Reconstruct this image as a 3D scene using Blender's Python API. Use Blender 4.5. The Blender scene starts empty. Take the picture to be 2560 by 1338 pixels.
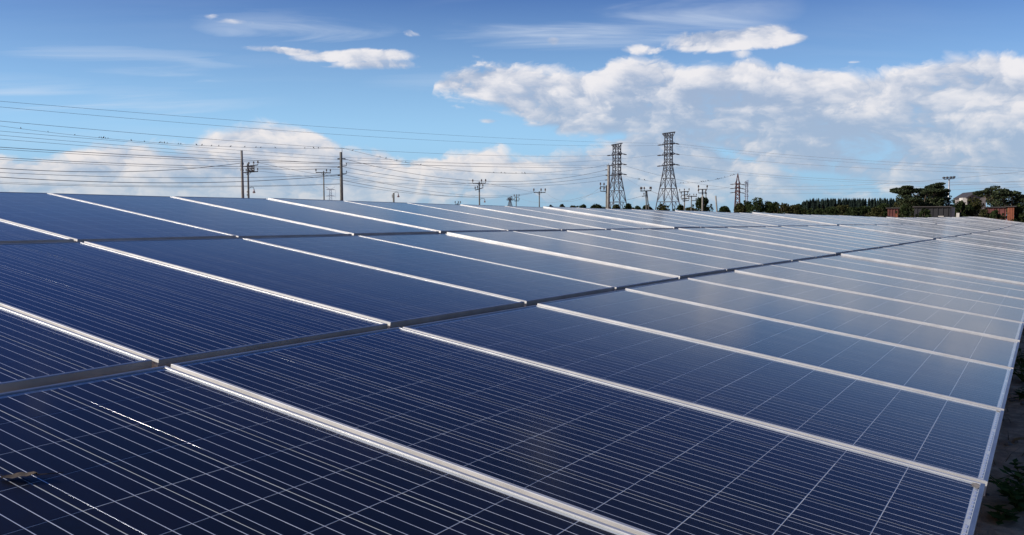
import bpy, bmesh, math, random
from mathutils import Vector, Matrix
rnd = random.Random(7)
R = math.radians

# ---------------------------------------------------------------- camera
FPX, YAW, PIT, CAMZ = 2177.9, R(58.396), R(-3.180), 1.482
scn = bpy.context.scene
col = scn.collection
cam_d = bpy.data.cameras.new('camera')
cam_d.sensor_width = 36.0
cam_d.lens = FPX / 2560 * 36
cam_d.clip_start = 0.05
cam_d.clip_end = 20000
cam = bpy.data.objects.new('camera', cam_d)
cam.location = (0, 0, CAMZ)
cam.rotation_euler = (math.pi / 2 + PIT, 0, -YAW)
col.objects.link(cam)
scn.camera = cam

FW = Vector((math.sin(YAW) * math.cos(PIT), math.cos(YAW) * math.cos(PIT), math.sin(PIT)))
RT = FW.cross(Vector((0, 0, 1))).normalized()
UP = RT.cross(FW)
CAM = Vector((0, 0, CAMZ))

def at(px, py, dist):
    """point of the place seen towards photo pixel (px, py), dist metres away over the ground"""
    d = FW + RT * ((px - 1280) / FPX) - UP * ((py - 669.5) / FPX)
    d = d / math.hypot(d.x, d.y)
    return CAM + d * dist

def pix(P):
    d = P - CAM
    w = d.dot(FW)
    return 1280 + FPX * d.dot(RT) / w, 669.5 - FPX * d.dot(UP) / w, w

# ---------------------------------------------------------------- light
SUN = Vector((-0.60, 0.70, 0.42)).normalized()
SUN_EL = math.asin(SUN.z)
SUN_ROT = math.atan2(SUN.x, SUN.y)
sd = bpy.data.lights.new('sun', 'SUN')
sd.energy = 4.5
sd.angle = R(0.5)
sd.color = (1.0, 0.91, 0.79)
so = bpy.data.objects.new('sun', sd)
so.rotation_euler = SUN.to_track_quat('Z', 'Y').to_euler()
so.location = (0, 0, 50)
col.objects.link(so)

scn.view_settings.view_transform = 'Standard'
scn.view_settings.look = 'None'
scn.view_settings.gamma = 1
EXPO = 0.8
scn.view_settings.exposure = EXPO
scn.view_settings.use_curve_mapping = False
scn.render.engine = 'CYCLES'
scn.cycles.transparent_max_bounces = 16
scn.cycles.max_bounces = 8

# ---------------------------------------------------------------- node helpers
class N:
    """tiny expression builder over math nodes"""
    def __init__(s, tree, sock): s.t, s.s = tree, sock
    def _op(s, op, *a, clamp=False):
        n = s.t.nodes.new('ShaderNodeMath'); n.operation = op; n.use_clamp = clamp
        for i, v in enumerate((s,) + a):
            if isinstance(v, N): s.t.links.new(v.s, n.inputs[i])
            else: n.inputs[i].default_value = v
        return N(s.t, n.outputs[0])
    def __add__(s, o): return s._op('ADD', o)
    __radd__ = __add__
    def __sub__(s, o): return s._op('SUBTRACT', o)
    def __mul__(s, o): return s._op('MULTIPLY', o)
    __rmul__ = __mul__
    def __truediv__(s, o): return s._op('DIVIDE', o)
    def __rsub__(s, o): return (s * -1.0) + o
    def max(s, o): return s._op('MAXIMUM', o)
    def smax(s, o, k): return s._op('SMOOTH_MAX', o, k)
    def min(s, o): return s._op('MINIMUM', o)
    def clamp(s): return s._op('ADD', 0.0, clamp=True)
    def pow(s, o): return s._op('POWER', o)
    def atan2(s, o): return s._op('ARCTAN2', o)
    def asin(s): return s._op('ARCSINE')
    def step(s, a, b, interp='SMOOTHSTEP'):
        n = s.t.nodes.new('ShaderNodeMapRange'); n.interpolation_type = interp
        s.t.links.new(s.s, n.inputs[0]); n.inputs[1].default_value = a; n.inputs[2].default_value = b
        return N(s.t, n.outputs[0])

def comb(t, x, y, z):
    n = t.nodes.new('ShaderNodeCombineXYZ')
    for i, v in enumerate((x, y, z)):
        if isinstance(v, N): t.links.new(v.s, n.inputs[i])
        else: n.inputs[i].default_value = v
    return n.outputs[0]

def noise(t, vec, scale, detail=6, rough=0.55, dist=0.0, dims='3D'):
    n = t.nodes.new('ShaderNodeTexNoise'); n.noise_dimensions = dims
    if vec is not None: t.links.new(vec, n.inputs['Vector'])
    n.inputs['Scale'].default_value = scale; n.inputs['Detail'].default_value = detail
    n.inputs['Roughness'].default_value = rough; n.inputs['Distortion'].default_value = dist
    return N(t, n.outputs[0])

def mixc(t, fac, a, b):
    n = t.nodes.new('ShaderNodeMix'); n.data_type = 'RGBA'
    for idx, v in ((0, fac), (6, a), (7, b)):
        if isinstance(v, N): t.links.new(v.s, n.inputs[idx])
        elif hasattr(v, 'links'): t.links.new(v, n.inputs[idx])
        elif isinstance(v, (int, float)): n.inputs[idx].default_value = v
        else: n.inputs[idx].default_value = (*v, 1)
    return n.outputs[2]

# ---------------------------------------------------------------- sky
world = bpy.data.worlds.new('World')
scn.world = world
world.use_nodes = True
wt = world.node_tree
wt.nodes.clear()
STR = 0.10

def ang(px, py):
    d = FW + RT * ((px - 1280) / FPX) - UP * ((py - 669.5) / FPX)
    h = math.hypot(d.x, d.y)
    fh = Vector((FW.x, FW.y, 0)).normalized()
    return math.atan2(d.dot(RT), d.dot(fh)), math.atan2(d.z, h)

def lumps(g, A, E):
    """soft billows of cumulus, in the angles of the sky"""
    return noise(g, comb(g, A * 12.0, E * 21.0, 0.7), 1.0, 6, 0.58, 0.3)

def puffs(g, A, E, big):
    v = g.nodes.new('ShaderNodeTexVoronoi'); v.feature = 'SMOOTH_F1'; v.voronoi_dimensions = '2D'
    v.inputs['Scale'].default_value = 1.0; v.inputs['Detail'].default_value = 1.6
    v.inputs['Smoothness'].default_value = 0.45
    v.inputs['Roughness'].default_value = 0.6; v.inputs['Lacunarity'].default_value = 2.6
    g.links.new(comb(g, A * 20.0 + big * 2.6, E * 34.0 - big * 2.6, 0.0), v.inputs['Vector'])
    return 0.42 - N(g, v.outputs['Distance'])

def build_sky():
    t = wt
    tc = t.nodes.new('ShaderNodeTexCoord')
    sep = t.nodes.new('ShaderNodeSeparateXYZ'); t.links.new(tc.outputs['Generated'], sep.inputs[0])
    X, Y, Z = (N(t, sep.outputs[i]) for i in range(3))
    fh = Vector((FW.x, FW.y, 0)).normalized()
    side, ahead = X * RT.x + Y * RT.y, X * fh.x + Y * fh.y
    A = side.atan2(ahead)
    E = Z.asin()
    k = 1.0 / (STR * 2 ** EXPO)
    # clear sky
    sky = t.nodes.new('ShaderNodeTexSky'); sky.sky_type = 'NISHITA'; sky.sun_disc = False
    sky.sun_elevation = SUN_EL; sky.sun_rotation = SUN_ROT
    sky.air_density = 1.0; sky.dust_density = 0.0; sky.ozone_density = 3.0
    tint = t.nodes.new('ShaderNodeMix'); tint.data_type = 'RGBA'; tint.blend_type = 'MULTIPLY'
    tint.inputs[0].default_value = 1.0; tint.inputs[7].default_value = (0.12, 0.25, 0.53, 1)
    t.links.new(mixc(t, E.step(0.55, 1.10), (0.080, 0.200, 0.515), (0.50, 0.62, 0.80)), tint.inputs[7])
    t.links.new(sky.outputs[0], tint.inputs[6])
    base = tint.outputs[2]
    # pale air low over the land
    air = mixc(t, E.step(0.0, 0.11), (0.33 * k, 0.52 * k, 0.69 * k), (0.52 * k, 0.88 * k, 1.12 * k))
    base = mixc(t, (1.0 - E.max(0.0) / 0.30).clamp().pow(1.15) * 0.98, base, air)
    # thin high cloud streaks
    pz = Z.max(0.0) + 0.10
    cir = noise(t, comb(t, side / pz * 0.42, ahead / pz * 1.5, 0.0), 1.3, 6, 0.60, 0.9)
    cirb = noise(t, comb(t, X / pz * 0.33, Y / pz * 0.33, 4.0), 1.0, 2, 0.5)
    cov = cir.step(0.40, 0.80) * cirb.step(0.42, 0.66) * 0.14
    for (x, y, hw, hh, q) in [(1480, 40, 520, 85, .95), (330, 150, 300, 40, .60), (70, 232, 220, 34, .62), (740, 66, 230, 30, .62), (1150, 210, 260, 40, .35), (420, 250, 300, 30, .35)]:
        a0, e0 = ang(x, y)
        dx = (A - a0 + (cirb - 0.5) * 0.25) / (hw / FPX); dy = (E - e0 + (cir - 0.5) * 0.075) / (hh / FPX)
        cov = cov.max((1.0 - dx * dx - dy * dy).max(0.0) * cir.step(0.34, 0.74) * q * 1.15)
    c1 = mixc(t, cov, base, (0.70 * k, 0.78 * k, 0.90 * k))
    # cumulus
    def curve(points):
        c = t.nodes.new('ShaderNodeFloatCurve')
        cv = c.mapping.curves[0]
        pts = []
        for (x, y) in points:
            a, e = ang(x, y)
            pts.append(((a + 0.8) / 1.6, min(max(e / 0.3, 0), 1)))
        pts = [(0.0, pts[0][1])] + pts + [(1.0, pts[-1][1])]
        while len(cv.points) < len(pts): cv.points.new(0.5, 0.5)
        for p, q in zip(cv.points, pts): p.location = q; p.handle_type = 'AUTO'
        c.mapping.update()
        t.links.new(((A + 0.8) / 1.6).s, c.inputs['Value'])
        return N(t, c.outputs[0]) * 0.3
    big = lumps(t, A, E)
    big2 = lumps(t, A - 0.013, E + 0.017)
    puff = puffs(t, A, E, big)
    nz = (big - 0.5) * 2.3 + puff * 0.62
    band = noise(t, comb(t, A * 7.0 + 1.7, E * 34.0, 6.1), 1.0, 4, 0.55, 0.4) - 0.5
    w = noise(t, comb(t, A * 9.0, E * 14.0, 3.3), 1.0, 2, 0.5)
    Ew = E + (w - 0.5) * 0.020
    topL = curve([(0, 372), (180, 368), (330, 345), (440, 358), (535, 318), (690, 294), (785, 310), (850, 345), (960, 355), (1020, 388),
                  (1120, 374), (1235, 362), (1300, 396), (1420, 372), (1540, 340), (1610, 312), (1720, 320), (1830, 360), (2000, 415), (2250, 445), (2560, 455), (2800, 500), (3100, 548)])
    dL = ((topL - Ew) / 0.024).min(1.05)
    # the left bank stands solid down to the horizon, further right it thins out low down
    thin = (A + 0.12).step(-0.12, 0.12) * (1.0 - (E / 0.050)).clamp()
    FL = dL * 0.85 + 0.14 - thin * 1.15 - (1.0 - (E / 0.016)).clamp() * 0.25
    topR = curve([(700, 560), (1000, 540), (1075, 250), (1110, 166), (1200, 150), (1330, 148), (1480, 158), (1560, 132), (1650, 122), (1720, 150), (1860, 130),
                  (1960, 152), (2080, 150), (2200, 152), (2300, 132), (2430, 124), (2560, 140), (2900, 230), (3200, 390), (3400, 500)])
    botR = curve([(0, 250), (1000, 220), (1100, 240), (1250, 285), (1400, 340), (1560, 355), (1750, 380), (1950, 430), (2200, 470), (2560, 500)])
    tR = (topR - Ew) / 0.024
    FR = tR.min(((Ew - botR) / 0.022) + 0.20).min(0.80)
    F = FL.smax(FR, 0.12)
    S = None
    for (x, y, hw, hh, amp) in [(730, 126, 130, 15, .75), (880, 146, 190, 24, 1.0), (930, 170, 150, 20, .8), (1820, 92, 195, 34, 1.25), (1940, 104, 120, 20, .9), (1385, 106, 26, 18, .8),
                                (1226, 298, 34, 9, .6), (1035, 84, 34, 13, .55), (590, 60, 60, 10, .5), (530, 46, 26, 10, .45), (1610, 118, 70, 16, .6),
                                (1850, 132, 40, 20, .5), (1300, 282, 40, 14, .6), (2140, 146, 34, 5, .45), (2330, 78, 26, 7, .4)]:
        a, e = ang(x, y)
        dx = (A - a) / (hw / FPX * math.cos(a) ** 2)
        dy = (Ew - e) / (hh / FPX)
        q = (1.0 - dx * dx - dy * dy) * amp
        S = q if S is None else S.max(q)
    S = S.max(-1.0)
    F = F.max(-1.3).smax(S - 0.12, 0.10)
    # more of the same small cumulus higher up, all round the sky
    hi = noise(t, comb(t, A * 4.2, E * 8.0, 9.0), 1.0, 3, 0.5)
    F = F.max((hi - 0.62) * 5.0 + (E - 0.36).min(0.0) * 14.0)
    out = F + nz * 0.62 + band * 0.55 * F.step(0.2, 0.7)
    dens = out.step(0.0, 0.55)
    # sunlit from the upper left; deep cloud is grey underneath
    deep = (F - 0.25).max(0.0)
    lowR = tR.step(0.5, 3.6) * (A + 0.02).step(-0.05, 0.10)
    crest = (1.0 - tR.max(0.0) / 1.5).clamp() * tR.step(-0.6, 0.0)
    lit = (big - big2) * 1.5 + puff * 0.55 + 0.71 + crest * 0.30 + (0.05 - A).step(0.0, 0.15) * 0.04 + nz * 0.14 + band * 1.7 - deep * 0.10 - lowR * 0.30
    shade = mixc(t, (E / 0.20).clamp(), (0.37 * k, 0.475 * k, 0.62 * k), (0.36 * k, 0.45 * k, 0.63 * k))
    white = mixc(t, (E / 0.14).clamp(), (0.84 * k, 0.77 * k, 0.73 * k), (0.88 * k, 0.86 * k, 0.88 * k))
    cc = mixc(t, lit.step(-0.12, 1.02), shade, white)
    # distant cloud fades into the pale air
    fade = 0.96 - lowR * 0.08 - (1.0 - (E / 0.060)).clamp() * 0.50
    c3 = mixc(t, dens * (E / 0.02).step(-0.4, 1.0) * fade, c1, cc)
    bg = t.nodes.new('ShaderNodeBackground'); bg.inputs[1].default_value = STR
    t.links.new(c3, bg.inputs[0])
    out_ = t.nodes.new('ShaderNodeOutputWorld'); t.links.new(bg.outputs[0], out_.inputs[0])
build_sky()
world.cycles.sampling_method = 'MANUAL'
world.cycles.sample_map_resolution = 1024

# ---------------------------------------------------------------- object helpers
def prop(o, label=None, cat=None, group=None, kind=None):
    if label: o['label'] = label
    if cat: o['category'] = cat
    if group: o['group'] = group
    if kind: o['kind'] = kind
    return o

def empty(name, loc=(0, 0, 0), label=None, cat=None, group=None):
    o = bpy.data.objects.new(name, None)
    o.empty_display_size = 0.2
    o.location = loc
    col.objects.link(o)
    return prop(o, label, cat, group)

def mesh(name, verts, faces, mats, smooth=False, midx=None):
    m = bpy.data.meshes.new(name)
    m.from_pydata([tuple(v) for v in verts], [], faces)
    for mm in (mats if isinstance(mats, (list, tuple)) else [mats]): m.materials.append(mm)
    if midx: m.polygons.foreach_set('material_index', midx)
    if smooth: m.polygons.foreach_set('use_smooth', [True] * len(m.polygons))
    m.update()
    return m

def obj(name, m, parent=None, loc=None):
    o = bpy.data.objects.new(name, m)
    col.objects.link(o)
    if parent is not None: o.parent = parent
    if loc is not None: o.location = loc
    return o

class MB:
    def __init__(s): s.v, s.f = [], []
    def box(s, x0, y0, z0, x1, y1, z1):
        b = len(s.v)
        s.v += [(x0, y0, z0), (x1, y0, z0), (x1, y1, z0), (x0, y1, z0), (x0, y0, z1), (x1, y0, z1), (x1, y1, z1), (x0, y1, z1)]
        s.f += [tuple(b + i for i in q) for q in ((0, 3, 2, 1), (4, 5, 6, 7), (0, 1, 5, 4), (1, 2, 6, 5), (2, 3, 7, 6), (3, 0, 4, 7))]
        return s
    def quad(s, *p):
        b = len(s.v); s.v += list(p); s.f.append(tuple(range(b, b + len(p)))); return s
    def tube(s, pts, rads, n=6, cap=True):
        """tapered tube through pts"""
        pts = [Vector(p) for p in pts]
        if not isinstance(rads, (list, tuple)): rads = [rads] * len(pts)
        b0 = len(s.v)
        for i, p in enumerate(pts):
            d = (pts[min(i + 1, len(pts) - 1)] - pts[max(i - 1, 0)]).normalized()
            ref = Vector((0, 0, 1)) if abs(d.z) < 0.9 else Vector((1, 0, 0))
            e1 = d.cross(ref).normalized(); e2 = d.cross(e1)
            for j in range(n):
                a = 2 * math.pi * j / n
                s.v.append(p + (e1 * math.cos(a) + e2 * math.sin(a)) * rads[i])
        for i in range(len(pts) - 1):
            for j in range(n):
                a, c = b0 + i * n + j, b0 + i * n + (j + 1) % n
                s.f.append((a, c, c + n, a + n))
        if cap:
            s.f.append(tuple(b0 + j for j in range(n))[::-1])
            s.f.append(tuple(b0 + (len(pts) - 1) * n + j for j in range(n)))
        return s
    def ball(s, c, rx, ry, rz, nu=8, nv=5, jit=0.0):
        b = len(s.v); c = Vector(c)
        s.v.append(c + Vector((0, 0, rz)))
        for i in range(1, nv):
            th = math.pi * i / nv
            for j in range(nu):
                ph = 2 * math.pi * j / nu
                k = 1 + rnd.uniform(-jit, jit)
                s.v.append(c + Vector((rx * math.sin(th) * math.cos(ph), ry * math.sin(th) * math.sin(ph), rz * math.cos(th))) * k)
        s.v.append(c - Vector((0, 0, rz)))
        for j in range(nu): s.f.append((b, b + 1 + j, b + 1 + (j + 1) % nu))
        for i in range(nv - 2):
            for j in range(nu):
                a, d = b + 1 + i * nu + j, b + 1 + i * nu + (j + 1) % nu
                s.f.append((a, a + nu, d + nu, d))
        l = len(s.v) - 1
        for j in range(nu): s.f.append((l, b + 1 + (nv - 2) * nu + (j + 1) % nu, b + 1 + (nv - 2) * nu + j))
        return s
    def make(s, name, mat, parent=None, smooth=False, loc=None):
        return obj(name, mesh(name, s.v, s.f, mat, smooth), parent, loc)

# ---------------------------------------------------------------- materials
def mat(name):
    m = bpy.data.materials.new(name); m.use_nodes = True
    t = m.node_tree; t.nodes.clear()
    o = t.nodes.new('ShaderNodeOutputMaterial')
    return m, t, o

def principled(name, colr, rough=0.6, metal=0.0, var=0.12, scale=4.0, bump=0.0, spec=0.5):
    m, t, o = mat(name)
    b = t.nodes.new('ShaderNodeBsdfPrincipled')
    tc = t.nodes.new('ShaderNodeTexCoord')
    n = noise(t, tc.outputs['Object'], scale, 6, 0.6)
    dark = tuple(c * (1 - var) for c in colr); light = tuple(min(1, c * (1 + var)) for c in colr)
    t.links.new(mixc(t, n.step(0.3, 0.7), dark, light), b.inputs['Base Color'])
    b.inputs['Roughness'].default_value = rough; b.inputs['Metallic'].default_value = metal
    b.inputs['Specular IOR Level'].default_value = spec
    if bump:
        bp = t.nodes.new('ShaderNodeBump'); bp.inputs['Strength'].default_value = bump
        t.links.new(n.s, bp.inputs['Height']); t.links.new(bp.outputs[0], b.inputs['Normal'])
    t.links.new(b.outputs[0], o.inputs[0])
    return m

M = {}
M['alu'] = principled('anodised aluminium', (0.52, 0.52, 0.52), 0.46, 0.62, 0.14, 5)
M['alu_short'] = principled('shade-darkened aluminium', (0.25, 0.29, 0.35), 0.42, 0.85, 0.15, 6)  # short rails: shade on the down-slope faces put into a darker colour
M['back'] = principled('white backsheet', (0.52, 0.53, 0.55), 0.6, 0, 0.04, 5)
M['tin'] = principled('tinned ribbon', (0.70, 0.70, 0.75), 0.26, 0.45, 0.10, 30)
M['steel'] = principled('galvanised steel', (0.42, 0.43, 0.44), 0.5, 0.6, 0.15, 8)
M['concrete'] = principled('weathered concrete pole', (0.17, 0.165, 0.155), 0.9, 0, 0.2, 3, 0.2)
M['darkpole'] = principled('dark weathered pole', (0.11, 0.11, 0.10), 0.9, 0, 0.25, 3, 0.2)
M['iron'] = principled('dark painted iron', (0.045, 0.048, 0.055), 0.7, 0.1, 0.2, 4)
M['lattice'] = principled('tower steel', (0.085, 0.095, 0.115), 0.65, 0.2, 0.2, 0.5)
M['lattice_red'] = principled('red painted tower steel', (0.085, 0.036, 0.038), 0.7, 0.0, 0.25, 0.4)
M['lattice_pale'] = principled('haze-paled tower steel', (0.30, 0.36, 0.44), 0.6, 0.2, 0.1, 0.4)  # far pylons: fading in the haze put into a paler, bluer colour
M['porcelain'] = principled('brown porcelain', (0.05, 0.035, 0.03), 0.35, 0, 0.1, 5)
M['wire'] = principled('weathered conductor', (0.12, 0.125, 0.14), 0.7, 0.2, 0.1, 0.5)
M['bird'] = principled('dark plumage', (0.018, 0.018, 0.022), 0.8, 0, 0.2, 30)
M['bark'] = principled('bark', (0.10, 0.08, 0.06), 0.95, 0, 0.3, 6, 0.4)
M['lampshade'] = principled('enamel lamp shade', (0.22, 0.18, 0.20), 0.5, 0, 0.2, 8)
M['bulb'] = principled('frosted lamp glass', (0.75, 0.74, 0.72), 0.3, 0, 0.05, 8)
M['dust'] = principled('caked dust', (0.21, 0.185, 0.16), 0.95, 0, 0.3, 60, 0.3)
M['leafdry'] = principled('dry brown leaf', (0.032, 0.021, 0.013), 0.85, 0, 0.4, 50, 0.4)

def cell_mat():
    m, t, o = mat('polycrystalline silicon')
    b = t.nodes.new('ShaderNodeBsdfPrincipled')
    tc = t.nodes.new('ShaderNodeTexCoord')
    oi = t.nodes.new('ShaderNodeObjectInfo'); geo = t.nodes.new('ShaderNodeNewGeometry')
    v = t.nodes.new('ShaderNodeTexVoronoi'); v.inputs['Scale'].default_value = 95
    t.links.new(geo.outputs['Position'], v.inputs['Vector'])
    sp = t.nodes.new('ShaderNodeSeparateColor'); t.links.new(v.outputs['Color'], sp.inputs[0])
    r = (N(t, oi.outputs['Random']) + N(t, geo.outputs['Random Per Island']))._op('FRACT')
    c = mixc(t, r, (0.0004, 0.0008, 0.0036), (0.0028, 0.0022, 0.0085))
    c = mixc(t, N(t, sp.outputs[0]) * 0.55, c, (0.0013, 0.0030, 0.0110))
    t.links.new(c, b.inputs['Base Color'])
    b.inputs['Roughness'].default_value = 0.45
    b.inputs['Specular IOR Level'].default_value = 0.25
    t.links.new(b.outputs[0], o.inputs[0])
    return m
M['cell'] = cell_mat()

def glass_mat():
    m, t, o = mat('textured solar glass')
    gl = t.nodes.new('ShaderNodeBsdfGlossy'); gl.inputs['Roughness'].default_value = 0.17
    tr = t.nodes.new('ShaderNodeBsdfTransparent'); tr.inputs[0].default_value = (0.95, 0.97, 0.97, 1)
    df = t.nodes.new('ShaderNodeBsdfDiffuse')
    df.inputs[0].default_value = (0.34, 0.31, 0.29, 1)
    tc = t.nodes.new('ShaderNodeTexCoord'); geo = t.nodes.new('ShaderNodeNewGeometry')
    oi = t.nodes.new('ShaderNodeObjectInfo')
    cl = noise(t, geo.outputs['Position'], 1.3, 5, 0.6)
    sp = noise(t, geo.outputs['Position'], 60.0, 3, 0.7)
    # thin dust film with small specks, a little more on some panels than on others
    dust = cl.step(0.35, 0.75) * 0.005 + N(t, oi.outputs['Random']) * 0.003 + sp.step(0.70, 0.80) * 0.04 + 0.001
    rgh = (cl * 0.08 + 0.08)
    t.links.new(rgh.s, gl.inputs['Roughness'])
    bp = t.nodes.new('ShaderNodeBump'); bp.inputs['Strength'].default_value = 0.02
    bp.inputs['Distance'].default_value = 0.01
    t.links.new(noise(t, geo.outputs['Position'], 3.0, 2, 0.5).s, bp.inputs['Height'])
    t.links.new(bp.outputs[0], gl.inputs['Normal'])
    # Schlick reflectance, the same from both sides of the pane
    dot = t.nodes.new('ShaderNodeVectorMath'); dot.operation = 'DOT_PRODUCT'
    t.links.new(geo.outputs['Incoming'], dot.inputs[0]); t.links.new(geo.outputs['Normal'], dot.inputs[1])
    cg = (1.0 - N(t, dot.outputs['Value'])._op('ABSOLUTE')).clamp()
    # anti-reflective coating: works well until the view gets flat
    fr = cg.pow(5.35) * 0.98 * (cg.step(0.52, 0.80) * 0.78 + 0.22) + 0.003
    m1 = t.nodes.new('ShaderNodeMixShader'); t.links.new(fr.s, m1.inputs[0])
    t.links.new(tr.outputs[0], m1.inputs[1]); t.links.new(gl.outputs[0], m1.inputs[2])
    dust = (dust * (cg.pow(6.0) * 9.0 + 1.0)).min(0.6)      # a film of dust shows most at a flat angle
    m2 = t.nodes.new('ShaderNodeMixShader'); t.links.new(dust.s, m2.inputs[0])
    t.links.new(m1.outputs[0], m2.inputs[1]); t.links.new(df.outputs[0], m2.inputs[2])
    t.links.new(m2.outputs[0], o.inputs[0])
    return m
M['glass'] = glass_mat()

def leaf_mat(name, dark, light):
    m, t, o = mat(name)
    geo = t.nodes.new('ShaderNodeNewGeometry')
    d = t.nodes.new('ShaderNodeBsdfDiffuse'); tl = t.nodes.new('ShaderNodeBsdfTranslucent')
    c = mixc(t, N(t, geo.outputs['Random Per Island']), dark, light)
    t.links.new(c, d.inputs[0]); t.links.new(c, tl.inputs[0])
    mx = t.nodes.new('ShaderNodeMixShader'); mx.inputs[0].default_value = 0.25
    t.links.new(d.outputs[0], mx.inputs[1]); t.links.new(tl.outputs[0], mx.inputs[2])
    t.links.new(mx.outputs[0], o.inputs[0])
    return m
M['leaf'] = leaf_mat('dark foliage', (0.012, 0.020, 0.010), (0.040, 0.055, 0.022))
M['leaf_acacia'] = leaf_mat('acacia foliage', (0.018, 0.026, 0.016), (0.055, 0.070, 0.038))
M['leaf_olive'] = leaf_mat('olive foliage', (0.025, 0.030, 0.012), (0.070, 0.070, 0.030))
M['conifer'] = leaf_mat('conifer foliage', (0.008, 0.014, 0.014), (0.020, 0.030, 0.024))
M['weed'] = leaf_mat('weed leaves', (0.030, 0.060, 0.016), (0.080, 0.120, 0.035))
M['straw'] = leaf_mat('dry grass', (0.12, 0.085, 0.045), (0.26, 0.20, 0.11))

def soil_mat():
    m, t, o = mat('dry soil')
    b = t.nodes.new('ShaderNodeBsdfPrincipled')
    geo = t.nodes.new('ShaderNodeNewGeometry')
    n1 = noise(t, geo.outputs['Position'], 0.9, 6, 0.6); n2 = noise(t, geo.outputs['Position'], 14, 8, 0.65)
    c = mixc(t, n2.step(0.35, 0.68), (0.28, 0.175, 0.095), (0.55, 0.365, 0.215))
    c = mixc(t, n1.step(0.5, 0.72) * 0.6, c, (0.085, 0.085, 0.040))
    t.links.new(c, b.inputs['Base Color']); b.inputs['Roughness'].default_value = 0.95
    bp = t.nodes.new('ShaderNodeBump'); bp.inputs['Strength'].default_value = 0.9; bp.inputs['Distance'].default_value = 0.03
    t.links.new(n2.s, bp.inputs['Height']); t.links.new(bp.outputs[0], b.inputs['Normal'])
    t.links.new(b.outputs[0], o.inputs[0])
    return m
M['soil'] = soil_mat()

# ---------------------------------------------------------------- ground
def gz(y):
    """the ground beside the array is a terrace, lower under the panels"""
    q = min(1, max(0, (1.05 - y) / 0.65))
    return 0.46 * q * q * (3 - 2 * q)
def ground():
    def axis(lo, hi, step, far):
        a = []
        x = lo
        while x <= hi + 1e-6: a.append(x); x += step
        out = [-far, -far / 3, -300, -100, -40, -15]
        out = [v for v in out if v < lo - 1]
        out2 = [v for v in (hi + 3, 30, 60, 120, 300, 900, far / 3, far) if v > hi + 1]
        return out + a + out2
    xs = axis(2.0, 16.0, 0.09, 6000); ys = axis(-3.0, 1.4, 0.09, 6000)
    from mathutils import noise as mn
    v = []
    for y in ys:
        for x in xs:
            z = gz(y)
            if 2.0 < x < 16 and -3 < y < 1.4:
                e = min(1, (x - 2) / 1.0, (16 - x) / 1.5, (y + 3) / 0.8, (1.4 - y) / 0.5)
                z += e * (0.035 * mn.noise(Vector((x * 1.7, y * 1.7, 0))) + 0.022 * mn.noise(Vector((x * 6, y * 6, 3))) + 0.012 * mn.noise(Vector((x * 15, y * 15, 9))))
            v.append((x, y, z))
    n = len(xs)
    f = [(j * n + i, j * n + i + 1, (j + 1) * n + i + 1, (j + 1) * n + i) for j in range(len(ys) - 1) for i in range(n - 1)]
    o = obj('ground', mesh('ground', v, f, M['soil'], True))
    prop(o, 'dry brown soil under and beside the solar panels', kind='structure')
ground()

# ---------------------------------------------------------------- solar panels
TH = R(8.3)
PW, PL, PH = 0.992, 1.956, 0.040
PITCH, ROWG = 1.012, 0.058
X0, U0, H0 = 1.541, 0.017, 0.6916
YB = U0 * math.cos(TH) + H0 * math.sin(TH)
ZB = CAMZ + U0 * math.sin(TH) - H0 * math.cos(TH)
PROF = [(-10, 0), (7, 0), (12, -.016), (18, -.026), (26, -.050), (31, -.060), (42, -.108), (50, -.098), (57, -.088), (66, -.048), (77, -.03), (82, .005),
        (90, .045), (99, .03), (107, -.02), (134, -.14), (146, -.05), (161, .04), (190, -.05), (284, -.46), (400, -.9)]
def dz(x):
    for (a, za), (b, zb) in zip(PROF, PROF[1:]):
        if x <= b: return za + (zb - za) * (x - a) / (b - a)
    return PROF[-1][1]
STEP = {0: 0.0, 1: .011, 2: .014, 3: .006, 4: .020, 5: .003, 6: .012, 7: .004, 8: .024, 9: .003}
def table_of(k): return (k + 1) // 5
def table_frame(t):
    """matrix of a five column table: straight, following the lie of the land, with a small step at its start"""
    xa = X0 + PITCH * (5 * t - 1); xb = xa + 5 * PITCH
    s = STEP.get(t, .006 + .014 * ((t * 7) % 3) / 2)
    za, zb = dz(xa) + s * 0.8, dz(xb) - s * 0.2
    ex = Vector((xb - xa, 0, zb - za)).normalized()
    ey = Vector((0, math.cos(TH), math.sin(TH)))
    ez = ex.cross(ey).normalized(); ey = ez.cross(ex)
    m = Matrix.Identity(4)
    for i in range(3): m[i][0], m[i][1], m[i][2] = ex[i], ey[i], ez[i]
    m.translation = Vector((xa, YB, ZB + za))
    return m

LIP, GZ, CZ, BZ, RZ = 0.011, -0.0020, -0.0048, -0.0054, -0.0044
CS, CG, CR = 0.156, 0.0028, 0.0031
CX0 = (PW - 6 * CS - 5 * CG) / 2
CY0 = (PL - 12 * CS - 11 * CR) / 2

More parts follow.
